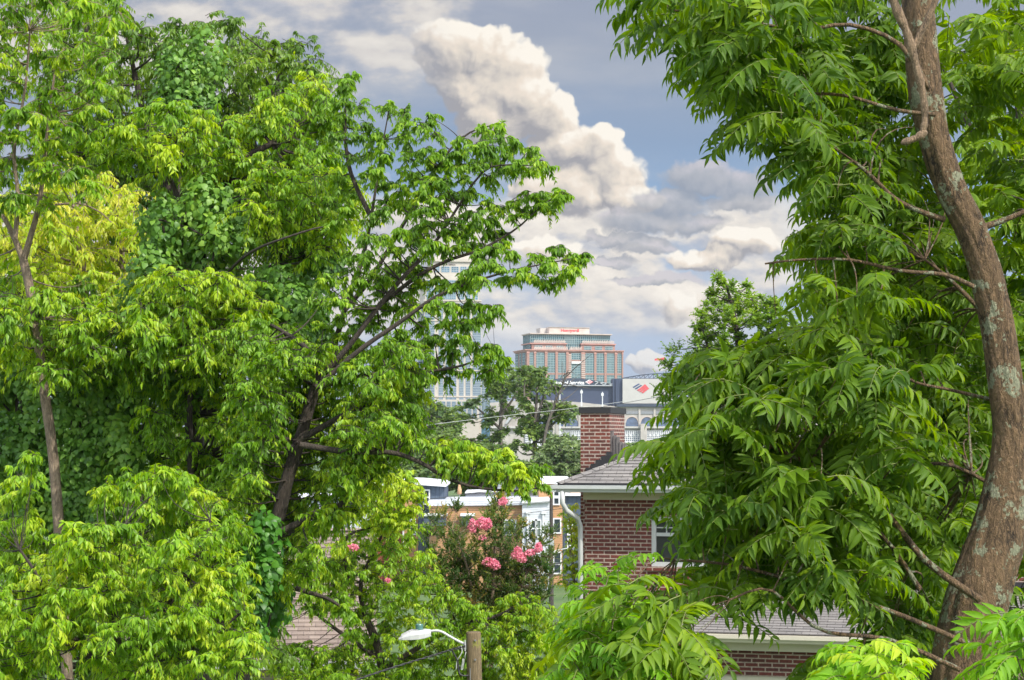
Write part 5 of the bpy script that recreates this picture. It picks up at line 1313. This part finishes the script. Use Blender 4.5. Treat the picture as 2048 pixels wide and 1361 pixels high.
def feather_tree(name, label, cat, limbs, regions, mat_, bark, rng, group=None, trunkmesh=None, base=None, maxlink=.8, edge=None, clear=None, holes=None):
    if base is None: b0 = limbs[0][0][0]; base = (b0[0], b0[1], ground_z(b0[1]))
    tb = Tubes(10); Vs=[]; Ts=[]
    for Ln, r in limbs: tb.add(Ln, r)
    nodes_ = np.concatenate([Ln[len(Ln)//5:] for Ln, r in limbs]); nrad = np.concatenate([r[len(r)//5:] for Ln, r in limbs])
    st_all = Tubes(4)
    for g in regions:
        q = scatter(rng, g['poly'], g['n'], g.get('gap', 50))
        if edge: q = q[q[:,0] > np.interp(q[:,1], [e_[0] for e_ in edge], [e_[1] for e_ in edge]) + 92]
        if holes: q = q[~np.any([in_poly(q, h) for h in holes], axis=0)]
        dd = rng.uniform(g['d0'], g['d1'], len(q))
        if clear:      # sprays near the trunk grow from its far side
            near = np.abs(q[:,0]-np.interp(q[:,1], [c_[1] for c_ in clear], [c_[0] for c_ in clear])) < 215
            dd = np.where(near & (q[:,1] < 1400), np.maximum(dd, 8.5+rng.uniform(0,1.0,len(q))), dd)
        C = np.array([px(a, b, e) for (a, b), e in zip(q, dd)])
        k = g.get('k', 6)
        ang = rng.uniform(0, 2*np.pi, (len(q),1)) + np.arange(k)[None]*2*np.pi/k + rng.normal(size=(len(q),k))*.35
        el = rng.uniform(-.25, .6, (len(q),k))
        Dv = np.stack([np.cos(ang)*np.cos(el), np.sin(ang)*np.cos(el), np.sin(el)], -1)
        lean = np.array(g.get('lean', (-.4,-.1,.05))); Dv = unit(Dv+lean)
        B = np.repeat(C[:,None], k, 1)+rng.normal(size=(len(q),k,3))*.035
        Ln = g.get('len', .26)*rng.uniform(.7,1.15,(len(q),k))
        t0 = np.repeat((g.get('tint',.4)+rng.normal(size=(len(q),1))*.13), k, 1)+rng.normal(size=(len(q),k))*.08
        V, ti, st = compound(rng, B.reshape(-1,3), Dv.reshape(-1,3), Ln.ravel(), g.get('pairs',7), g.get('leaf',.080)*(1.0 if 'leaf' not in g else .78), g.get('wr',.29), g.get('droop',.5), g.get('hang',.35), t0.ravel())
        Vs.append(V); Ts.append(ti)
        st_all.add(st, np.broadcast_to(np.linspace(.0028,.0012,6), st.shape[:2]))
        dist = np.linalg.norm((nodes_[None]-C[:,None])*np.array([1,.8,1.0]), axis=-1)
        j = dist.argmin(1); ok = dist.min(1) < maxlink
        A = nodes_[j][ok]; E = C[ok]
        if len(A):
            ln = np.linalg.norm(E-A, axis=1)[:,None]
            mid = (A+E)/2 + rng.normal(size=A.shape)*.10*ln + np.array([0,0,.10])*ln
            s = np.linspace(0,1,8)[None,:,None]
            tb.add(A[:,None]*(1-s)**2+2*mid[:,None]*s*(1-s)+E[:,None]*s**2, np.minimum(nrad[j][ok]*.6, .0055)[:,None]*np.linspace(1,.35,8)[None], 6)
    t = thing(name, label, cat, base, 0, group)
    if trunkmesh is not None:
        V0, q0 = trunkmesh; tb.V.append(V0); tb.L.append(q0+tb.n); tb.n += len(V0)
    link('trunk', tb.mesh('trunk', base), bark, t)
    link('leaf_stalk', st_all.mesh('leaf_stalk', base), Mstalk, t)
    V = np.concatenate(Vs); ti = np.concatenate(Ts)
    me = leaves_to_mesh('crown', V, ti, T_CURVED, base); me.polygons.foreach_set('use_smooth', np.ones(len(me.polygons), bool))
    link('crown', me, mat_, t)
    return t
Mstalk = paint('leaf_stalk_green', (0.13,0.16,0.035), 0.6, 0.15)

def rough_trunk(rng, line, rad, sides=72, ridge=.055):
    """trunk with furrowed bark ridges, as vertices and quads"""
    k = len(line); T = np.gradient(line, axis=0); T = unit(T)
    A = unit(np.cross(T, np.array([0,1,.05])[None])); Bn = np.cross(T, A)
    an = np.linspace(0, 2*np.pi, sides, endpoint=False); s = np.concatenate([[0], np.cumsum(np.linalg.norm(np.diff(line, axis=0), axis=1))])
    def wob(fa, fs, ph): return np.sin(fa*an[None]+fs*s[:,None]+ph)
    w = .9*wob(3,1.7,.4)+.6*wob(5,-2.6,1.3)
    fur = sum(np.abs(np.sin((9+2*i)*an[None]*.5+ (1.6+.8*i)*np.sin(3.1*s[:,None]+i)+ (5+3*i)*.2*wob(2+i,4.2,i)))*(.55**i) for i in range(3))
    plates = np.sin(14*s[:,None]+4*wob(3,2.2,.7)+3*wob(6,5,.2))*np.sin(7*an[None]+2*wob(2,3.3,1))
    rr = rad[:,None]*(1+.022*w+ridge*(fur-.9)+.018*plates+rng.normal(size=(k,sides))*.006)
    V = line[:,None]+A[:,None]*(np.cos(an)[None]*rr)[...,None]+Bn[:,None]*(np.sin(an)[None]*rr)[...,None]
    idx = np.arange(k*sides).reshape(k,sides)
    q = np.stack([idx[:-1], np.roll(idx,-1,1)[:-1], np.roll(idx,-1,1)[1:], idx[1:]], -1).reshape(-1,4)
    return V.reshape(-1,3), q

DR = 8.0
tr = [(1960,2300,163),(1938,1700,149),(1924,1400,136),(1930,1320,130),(1948,1220,125),(1972,1140,117),(1996,1060,104),(2012,970,86),(2022,870,71),(2010,763,67),(1996,660,65),(1984,600,64),(1972,545,64),(1954,490,59),(1934,440,60),(1906,385,60),(1886,335,60),(1868,270,60),(1852,190,65),(1846,130,65),(1839,50,62),(1834,-20,60),(1835,-120,57),(1830,-260,52)]
tl = smooth_line([px(a, b, DR) for a, b, w in tr], 420); trd = smooth_line([(w*DR/F/2,0,0) for a, b, w in tr], 420)[:,0]
Bash = bark_mat('furrowed_bark', (0.013,0.009,0.006), (0.190,0.120,0.062), 19, stretch=.30, bump=.035, lichen=((0.35,0.36,0.235), 9.5, .56))
EDGE = [(-60,1190),(60,1225),(100,1320),(170,1365),(240,1395),(300,1475),(350,1555),(420,1590),(460,1575),(520,1515),(560,1545),(600,1560),(650,1555),(700,1440),(730,1320),(760,1290),(830,1310),(900,1255),(960,1280),(1000,1275),(1040,1300),(1130,1330),(1160,1290),(1200,1150),(1400,1050)]
HOLES = [[(1480,1180),(1660,1170),(1770,1195),(1770,1290),(1450,1290)],[(1420,1260),(1660,1260),(1660,1400),(1420,1400)],[(1560,790),(1650,790),(1670,850),(1570,860)],[(1370,1030),(1430,1050),(1440,1140),(1370,1140)]]
bigt = feather_tree('feather_leaved_tree', 'near tree on the right with lichened crooked trunk and long feather leaves', 'tree',
     [limb([(1890,440),(1845,425),(1790,398),(1740,350),(1690,310),(1640,280)], DR, .014, .005, 16),
      limb([(1950,575),(1890,550),(1800,542),(1700,520),(1600,520),(1530,528)], 7.9, .011, .004, 16),
      limb([(1980,640),(1900,560),(1850,520)], 8.2, .012, .006),
      limb([(1985,800),(1900,780),(1820,760),(1740,700)], 8.1, .009, .004),
      limb([(1860,180),(1800,90),(1700,50),(1600,60),(1480,40),(1340,20)], 7.7, .012, .004, 16),
      limb([(1870,230),(1790,220),(1680,190),(1560,190),(1450,190)], 7.8, .010, .004, 14),
      limb([(1960,1200),(1860,1130),(1800,1060),(1740,985),(1660,950),(1560,900),(1450,850),(1380,780)], 7.8, .017, .005, 20),
      limb([(1840,1180),(1780,1090),(1690,1000),(1600,960)], 8.0, .012, .005, 14),
      limb([(1940,1290),(1800,1230),(1680,1190),(1580,1160),(1460,1130),(1350,1120)], 7.6, .012, .005, 18),
      limb([(2000,980),(1900,930),(1800,930),(1700,890),(1580,850)], 8.3, .010, .004, 14),
      limb([(1920,1340),(1780,1280),(1640,1260),(1540,1180),(1460,1200)], 7.4, .011, .004, 16),
      limb([(1950,460),(2010,440),(2080,410)], 8.1, .018, .008), limb([(2015,860),(2060,760),(2110,700)], 8.0, .02, .01)],
     [dict(poly=[(1290,-30),(1620,-40),(1800,-40),(1800,60),(1640,110),(1480,150),(1370,140),(1340,60)], d0=6.8, d1=8.3, n=49, gap=34, k=5, leaf=.105, tint=.25),
      dict(poly=[(1440,120),(1640,90),(1820,80),(1830,200),(1850,330),(1700,330),(1620,300),(1500,240)], d0=7.4, d1=9.0, n=46, gap=36, tint=.28),
      dict(poly=[(1600,290),(1720,310),(1850,340),(1900,420),(1900,520),(1780,520),(1680,480),(1640,420),(1610,360)], d0=7.6, d1=9.4, n=44, gap=36, tint=.36, leaf=.1),
      dict(poly=[(1640,440),(1760,480),(1930,540),(1960,660),(1850,720),(1700,700),(1580,680),(1600,600),(1560,540),(1620,500)], d0=7.6, d1=9.8, n=61, gap=36, tint=.4, leaf=.1),
      dict(poly=[(1380,720),(1480,710),(1600,690),(1760,720),(1960,700),(1980,880),(1900,920),(1700,880),(1520,880),(1400,860),(1340,800)], d0=7.3, d1=9.0, n=76, gap=38, tint=.36),
      dict(poly=[(1340,850),(1500,860),(1700,900),(1960,900),(1960,1020),(1840,1080),(1660,1060),(1500,1040),(1400,1000),(1310,960)], d0=7.3, d1=9.0, n=68, gap=38, tint=.34),
      dict(poly=[(1340,1000),(1500,1040),(1680,1080),(1860,1080),(1880,1180),(1700,1180),(1560,1160),(1440,1130),(1370,1100)], d0=7.3, d1=8.8, n=39, gap=38, tint=.32),
      dict(poly=[(1280,1150),(1420,1140),(1560,1180),(1560,1260),(1440,1300),(1320,1330),(1260,1400),(1180,1400),(1200,1260)], d0=7.0, d1=7.9, n=21, gap=38, tint=.5),
      dict(poly=[(1640,1160),(1760,1200),(1860,1200),(1860,1300),(1760,1290),(1700,1240)], d0=7.2, d1=8.6, n=20, gap=38, tint=.25),
      dict(poly=[(1560,1280),(1700,1320),(1880,1330),(1880,1400),(1540,1400)], d0=6.8, d1=8.2, n=22, gap=38, tint=.3),
      dict(poly=[(1900,-30),(2090,-30),(2090,300),(1990,340),(1930,250),(1910,120)], d0=7.2, d1=9.4, n=22, gap=41, lean=(.3,-.1,.1), tint=.45),
      dict(poly=[(2000,320),(2090,300),(2090,760),(2040,740),(2030,560),(1990,430)], d0=7.6, d1=9.6, n=22, gap=38, lean=(.2,-.1,.05), tint=.4)],
     Lash, Bash, rg, edge=EDGE, clear=sorted([(a, b) for a, b, w in tr], key=lambda v: v[1]), holes=HOLES, trunkmesh=rough_trunk(rg, tl, trd), base=(tl[0][0], tl[0][1], 0.0))
# bare broken branch hanging in front of the trunk
dl = smooth_line([px(a, b, 6.6) for a, b in ((1768,-60),(1790,10),(1815,70),(1832,130),(1846,190),(1850,235),(1846,262),(1840,276))], 60)
tb = MB(); tb.tube(dl, list(np.linspace(.019,.010,60)*(1+.10*np.sin(np.arange(60)*.7)+.07*np.sin(np.arange(60)*1.9+1))), 12)
tb.tube(smooth_line([px(a, b, 6.6) for a, b in ((1852,262),(1838,274),(1820,281),(1802,287))], 12), [.010,.014,.015,.017,.015,.012,.013,.012,.014,.013,.010,.004], 10)
tb.tube(smooth_line([px(a, b, 6.62) for a, b in ((1825,100),(1850,50),(1872,0),(1890,-50))], 12), list(np.linspace(.013,.010,12)), 8)
o = dl[0].copy(); tb.v = [tuple(np.array(p)-o) for p in tb.v]
ob_ = tb.build('dead_branch', bark_mat('dead_wood', (0.05,0.034,0.022), (0.24,0.165,0.10), 34, .35, .012), None, True); ob_.location = tuple(o)
tag(ob_, 'bare broken dead branch hanging down in front of the lichened trunk', 'branch')

# second feather-leaved tree further back on the right
feather_tree('feather_leaved_tree', 'lighter feather leaved tree behind the crooked trunk at the right edge', 'tree',
     [limb([(2180,1900),(2140,1200),(2100,800),(2060,400),(2030,100)], 12, .12, .03, 20), limb([(2110,850),(1900,640),(1780,560)], 12, .04, .01), limb([(2080,560),(1960,300),(1880,120)], 12, .035, .01),
      limb([(2130,1150),(1950,1000),(1850,960)], 12.2, .04, .01)],
     [dict(poly=[(1870,60),(1960,60),(2090,40),(2090,420),(1960,420),(1900,300)], d0=11.5, d1=13, n=26, gap=36, leaf=.125, lean=(0,-.1,.05), tint=.5),
      dict(poly=[(1640,480),(1800,560),(1940,560),(2090,420),(2090,900),(1980,1060),(1800,1000),(1700,900),(1640,720)], d0=11.5, d1=13.5, n=84, gap=38, leaf=.125, lean=(-.1,-.1,.05), tint=.45),
      dict(poly=[(1720,900),(2090,880),(2090,1400),(1860,1400),(1830,1200),(1740,1060)], d0=11.5, d1=13, n=56, gap=38, leaf=.125, lean=(0,-.1,.05), tint=.35)],
     Lash, Bdark, rg)
# young bright shoots close to the deck
def shoots(label, regions, rng, x, d):
    feather_tree('young_tree', label, 'sapling', [limb([(x,2200),(x+4,1800),(x-3,1500),(x,1380)], d, .02, .008, 10)], regions, Lshoot, Bgrey, rng, group='bright young shoots below the near tree')
shoots('yellow green young shoots in front of the brick corner and downpipe', [dict(poly=[(1180,1160),(1230,1145),(1270,1165),(1260,1220),(1210,1250),(1170,1240)], d0=7.2, d1=7.8, n=9, gap=26, k=5, leaf=.070, len=.16, lean=(-.2,-.1,.25), droop=.4, tint=.5),
        dict(poly=[(1170,1230),(1280,1250),(1300,1400),(1130,1400),(1150,1300)], d0=7.0, d1=7.9, n=26, gap=26, k=6, leaf=.074, len=.18, tint=.22, lean=(-.2,-.1,.1))], rg, 1180, 7.2)
shoots('brightest yellow shoots low beside the near trunk foot', [dict(poly=[(1700,1310),(1750,1295),(1790,1310),(1810,1350),(1800,1400),(1680,1400)], d0=6.3, d1=7.0, n=10, gap=30, k=6, leaf=.07, len=.17, wr=.33, lean=(-.1,-.1,.3), tint=.6)], rg, 1745, 6.6)
shoots('light green shoots at the lower right corner crossing the trunk', [dict(poly=[(2010,1200),(2100,1150),(2100,1400),(2030,1400)], d0=6.4, d1=7.2, n=8, gap=30, k=6, leaf=.08, len=.20, lean=(-.2,-.1,.1), tint=.25)], rg, 2060, 6.5)

# ------------------------------------------------------------------ trees beyond the houses
UPR = dict(droop=0.12, flat=0.9, up=0.75, hang=0.1, fwd=0.6, side=0.6)
tree('pear_tree', 'upright glossy tree behind the brick house roof, seen against the clouds', 'tree',
     [limb([(1480,1100),(1481,900),(1480,740),(1470,640),(1450,560)], 60, .22, .03), limb([(1480,780),(1420,700),(1400,640)], 60, .08, .02), limb([(1480,760),(1530,680),(1550,620)], 60, .08, .02)],
     [dict(poly=[(1392,770),(1392,640),(1402,605),(1425,590),(1432,540),(1442,545),(1452,580),(1475,568),(1500,575),(1515,595),(1545,595),(1570,615),(1590,660),(1620,780),(1500,800)], d=60, n=80, R=20, layers=2, depth=1.6, tint=.5, ns=15, nl=11),
      dict(poly=[(1340,690),(1400,720),(1480,780),(1700,780),(1720,860),(1400,860),(1320,800)], d=60, n=50, R=24, layers=2, depth=1.5, tint=.4, ns=14, nl=10)],
     Lpear, Bdark, rg, leaf=.14, wr=.55, T=T_OVAL, spray_kw=UPR, twig_r=.008, branch_r=.03)
# crape myrtle with pink panicles
tm = tree('crape_myrtle', 'pink flowering crape myrtle with bronze tipped shoots in front of tan townhouse', 'flowering tree',
     [limb([(965,1700),(962,1400),(955,1240),(930,1120),(905,1060)], 30.2, .05, .01), limb([(962,1400),(985,1200),(990,1080),(1000,1000)], 30.2, .045, .008), limb([(962,1380),(1030,1210),(1060,1130),(1090,1070)], 30.2, .04, .008), limb([(958,1300),(890,1180),(860,1090)], 30.2, .035, .008)],
     [dict(poly=[(850,1060),(880,1030),(920,1020),(945,1066),(975,1040),(985,1000),(1010,1000),(1015,1040),(1030,1070),(1045,1055),(1060,1090),(1085,1060),(1100,1055),(1108,1085),(1105,1130),(1100,1180),(1060,1240),(980,1250),(900,1220),(850,1150)], d=30.3, n=66, R=30, layers=2, depth=.7, tint=.36, ns=12, nl=22, tvar=.2),
      dict(poly=[(860,1120),(1090,1120),(1090,1200),(1000,1250),(890,1210)], d=30.6, n=56, R=24, layers=2, depth=.5, tint=.36, ns=13, nl=16),
      dict(poly=[(660,1130),(760,1140),(870,1130),(880,1200),(800,1190),(700,1180)], d=30.8, n=14, R=18, layers=1, depth=.5, tint=.35)],
     Lmyr, Bgrey, rg, leaf=.050, wr=.46, T=T_OVAL, spray_kw=dict(droop=.02, flat=1.0, up=1.7, hang=.0, fwd=.75, side=.6, tipgain=.32), twig_r=.004, branch_r=.012)
Mpink = leaf_mat('pink_petals', (0.56,0.15,0.22), (0.70,0.25,0.33), tip=(0.82,0.45,0.50), trans=.3, rough=.7)
for cx, cy, w, h in ((945,1052,7,15),(964,1046,9,12),(974,1049,8,12),(1006,1003,7,8),(976,1124,9,10),(989,1129,9,11),(1034,1106,8,14),(1043,1116,8,10),(1060,1106,9,6),(1077,1095,6,11),(965,1076,5,5),(706,1095,9,6),(776,1161,4,3)):
    d_ = 29.6 if cx > 800 else 28.3
    c0 = px(cx, cy, d_); n = int(w*h*1.5)+70; k = d_/F
    u_ = unit(rg.normal(size=(n,3)))*rg.uniform(.5,1.0,(n,1))**.5
    P = c0+u_*np.array([w*k, w*k, h*k*.9]); P[:,0] += (rg.uniform(-.3,.3)*(P[:,2]-c0[2])); P[:,:2] = c0[:2]+(P[:,:2]-c0[:2])*(1.15-.5*np.clip((P[:,2:3]-c0[2])/(h*k),-.4,1))
    V, ti = leaf_arrays(P, u_+rg.normal(size=(n,3))*.6, u_+rg.normal(size=(n,3))*.5, .031*rg.uniform(.7,1.3,n), .028, np.clip(rg.normal(.5,.25,n),0,1), T_BROAD)
    loc = np.array(tm.location); link('flower_cluster', leaves_to_mesh('flower_cluster', V, ti, T_BROAD, loc), Mpink, tm)
tree('golden_shrub', 'thin yellow leaved shoots beside the white downpipe of the brick house', 'shrub',
     [limb([(1150,1500),(1152,1250),(1146,1120),(1138,1030)], 36, .03, .008), limb([(1150,1200),(1140,1100),(1128,1070)], 36, .015, .006)],
     [dict(poly=[(1122,1025),(1150,1010),(1160,1100),(1160,1180),(1120,1170),(1140,1090)], d=36, n=22, R=15, layers=2, depth=.4, tint=.5, ns=9, nl=10)],
     Lyel, Bgrey, rg, leaf=.07, wr=.35, spray_kw=HANG, twig_r=.004, branch_r=.01)
# hazy trees in the valley
FARK = dict(droop=0.25, flat=0.7, up=0.3, hang=0.2, fwd=0.5, side=0.7)
def far_tree(label, x, top, bottom, polys, d, mat_, lim=(), n=30, Rp=16, tint=.4, leaf=.5, layers=3, group='hazy trees beyond the townhouses'):
    k = d/F
    tree('valley_tree', label, 'tree', [limb([(x,bottom+60),(x-2,(top+bottom)/2+20),(x+3,top+25)], d, .42*d/200, .09)]+[limb(l, d, .2*d/200, .05) for l in lim],
         [dict(poly=p, d=d, n=n, R=Rp, layers=layers, depth=6*d/200, tint=tint, ns=13, nl=8) for p in polys], mat_, Bfar, rg, leaf=leaf*d/200, wr=.62, T=T_OVAL, spray_kw=FARK, twig_r=.03, branch_r=.13, group=group, maxlink=30)
far_tree('taller open valley tree in front of the pink office block', 1003, 738, 960,
         [[(975,740),(1005,728),(1030,745),(1028,780),(985,790),(965,770)],[(905,790),(940,780),(985,790),(1030,770),(1040,810),(985,850),(930,850),(900,820)],[(940,850),(1010,840),(1030,890),(1010,940),(950,930)]], 210, Lfar,
         [[(1003,860),(970,830),(935,800)],[(1003,830),(1025,800),(1040,770)],[(1003,800),(985,770),(985,745)]], n=12, Rp=13, layers=2, tint=.5)
far_tree('valley tree with clumped rounded tops in front of the bank sign', 1072, 745, 960,
         [[(1030,760),(1045,735),(1075,730),(1100,750),(1120,775),(1080,790),(1040,800)],[(1040,800),(1090,790),(1105,830),(1080,880),(1035,870)],[(1105,812),(1140,808),(1152,825),(1130,840),(1105,835)],[(1040,850),(1090,850),(1150,880),(1160,950),(1040,960),(1020,900)]], 200, Lfar,
         [[(1072,860),(1085,800),(1105,770)],[(1070,850),(1050,800),(1050,760)],[(1075,880),(1110,845),(1135,825)]], n=13, Rp=12, layers=2, tint=.5)
for i, (x, t_, b_, poly, d, mm, tint) in enumerate((
    (790,790,960,[(740,800),(770,775),(830,785),(860,830),(850,920),(740,920)],240,Lfar,.3),
    (850,800,960,[(820,840),(850,800),(900,815),(920,850),(910,930),(820,930)],230,Lfar,.28),
    (720,860,980,[(660,880),(720,850),(780,880),(790,970),(660,970)],215,Lfar,.2),
    (880,870,980,[(840,900),(880,860),(930,880),(940,970),(840,970)],180,Lfar,.35),
    (960,880,985,[(920,900),(960,890),(1010,900),(1010,985),(920,985)],175,Lfar,.3),
    (1120,880,980,[(1080,900),(1110,870),(1170,880),(1180,985),(1080,985)],170,Lfar2,.4),
    (1050,920,990,[(1000,940),(1050,925),(1100,940),(1100,1000),(1000,1000)],165,Lfar,.35),
    (820,920,990,[(770,940),(820,920),(870,945),(870,1000),(770,1000)],168,Lfar,.22),
    (1285,895,960,[(1230,900),(1260,890),(1300,892),(1330,915),(1330,980),(1230,980)],260,Lfar2,.4))):
    lab = ['dark hazy tree left of the tower foot behind leaves','hazy tree at the foot of the cream tower','dark tree low behind the leaning trunk','bushy valley tree right behind the navy townhouse tower','valley bush tree behind the closed parasol','pale grey green tree just left of the chimney','low green tree behind the white rooftop room','dark low tree behind the rust red townhouse','pale bush tree just right of the chimney below the stadium lattice'][i]
    far_tree(lab, x, t_, b_, [poly], d, mm, (), 34, 15, tint+.12)
# bare dead tree by the valley trees
dtp = px(1062,960,195); t = thing('dead_tree', 'bare dead tree with fine grey twigs beside the bank sign', 'tree', tuple(dtp), 0)
tb = Tubes(5)
main = limb([(1085,900),(1095,850),(1110,810),(1125,770),(1137,740)], 195, .22, .05, 14); tb.add(*main)
for i in range(26):
    a = main[0][rg.integers(4,13)]; e_ = a+np.array([rg.uniform(-.4,1.6), rg.uniform(-1,1), rg.uniform(-.4,1.3)])*2.0
    m_ = (a+e_)/2+rg.normal(size=3)*.25; s = np.linspace(0,1,6)[:,None]
    tb.add(a*(1-s)**2+2*m_*s*(1-s)+e_*s**2, np.linspace(.07,.02,6))
link('trunk', tb.mesh('trunk', dtp), Bfar, t)
# ------------------------------------------------------------------ woods closing the valley, and the air
n = 9000
P = np.stack([rg.uniform(-560,560,n), rg.uniform(1130,1230,n), np.zeros(n)], -1)
hgt = 13+4*np.sin(P[:,0]*.021)+3*np.sin(P[:,0]*.063+1)+2.5*np.sin(P[:,0]*.17+P[:,1]*.05)
P[:,2] = -17+hgt*rg.uniform(.05,1,n)**.6
Dn = unit(rg.normal(size=(n,3))+np.array([0,-.4,.2]))
V, ti = leaf_arrays(P, Dn, unit(rg.normal(size=(n,3))+np.array([0,-.6,.6])), rg.uniform(2,4.5,n), rg.uniform(1.5,3,n), np.clip(rg.normal(.4,.2,n),0,1), T_BROAD)
o = link('far_woods', leaves_to_mesh('far_woods', V, ti, T_BROAD, (0,0,0)), Lfar)
tag(o, 'far belt of woods closing the valley behind the towers', 'woods', kind='stuff')
HAZE = 0.00007
if HAZE:
    hm = bpy.data.materials.new('haze'); hm.use_nodes = True; hn = hm.node_tree
    for q_ in list(hn.nodes): hn.nodes.remove(q_)
    pv = node(hn, 'ShaderNodeVolumePrincipled', i_Density=HAZE, i_Anisotropy=0.2); pv.inputs['Color'].default_value = (0.86,0.92,1.0,1)
    mo = node(hn, 'ShaderNodeOutputMaterial'); hn.links.new(pv.outputs[0], mo.inputs['Volume'])
    hb = MB().box(-760,760,-90,1360,-19,132).build('haze', hm)
    tag(hb, 'thin summer haze filling the valley air', 'haze', kind='stuff')
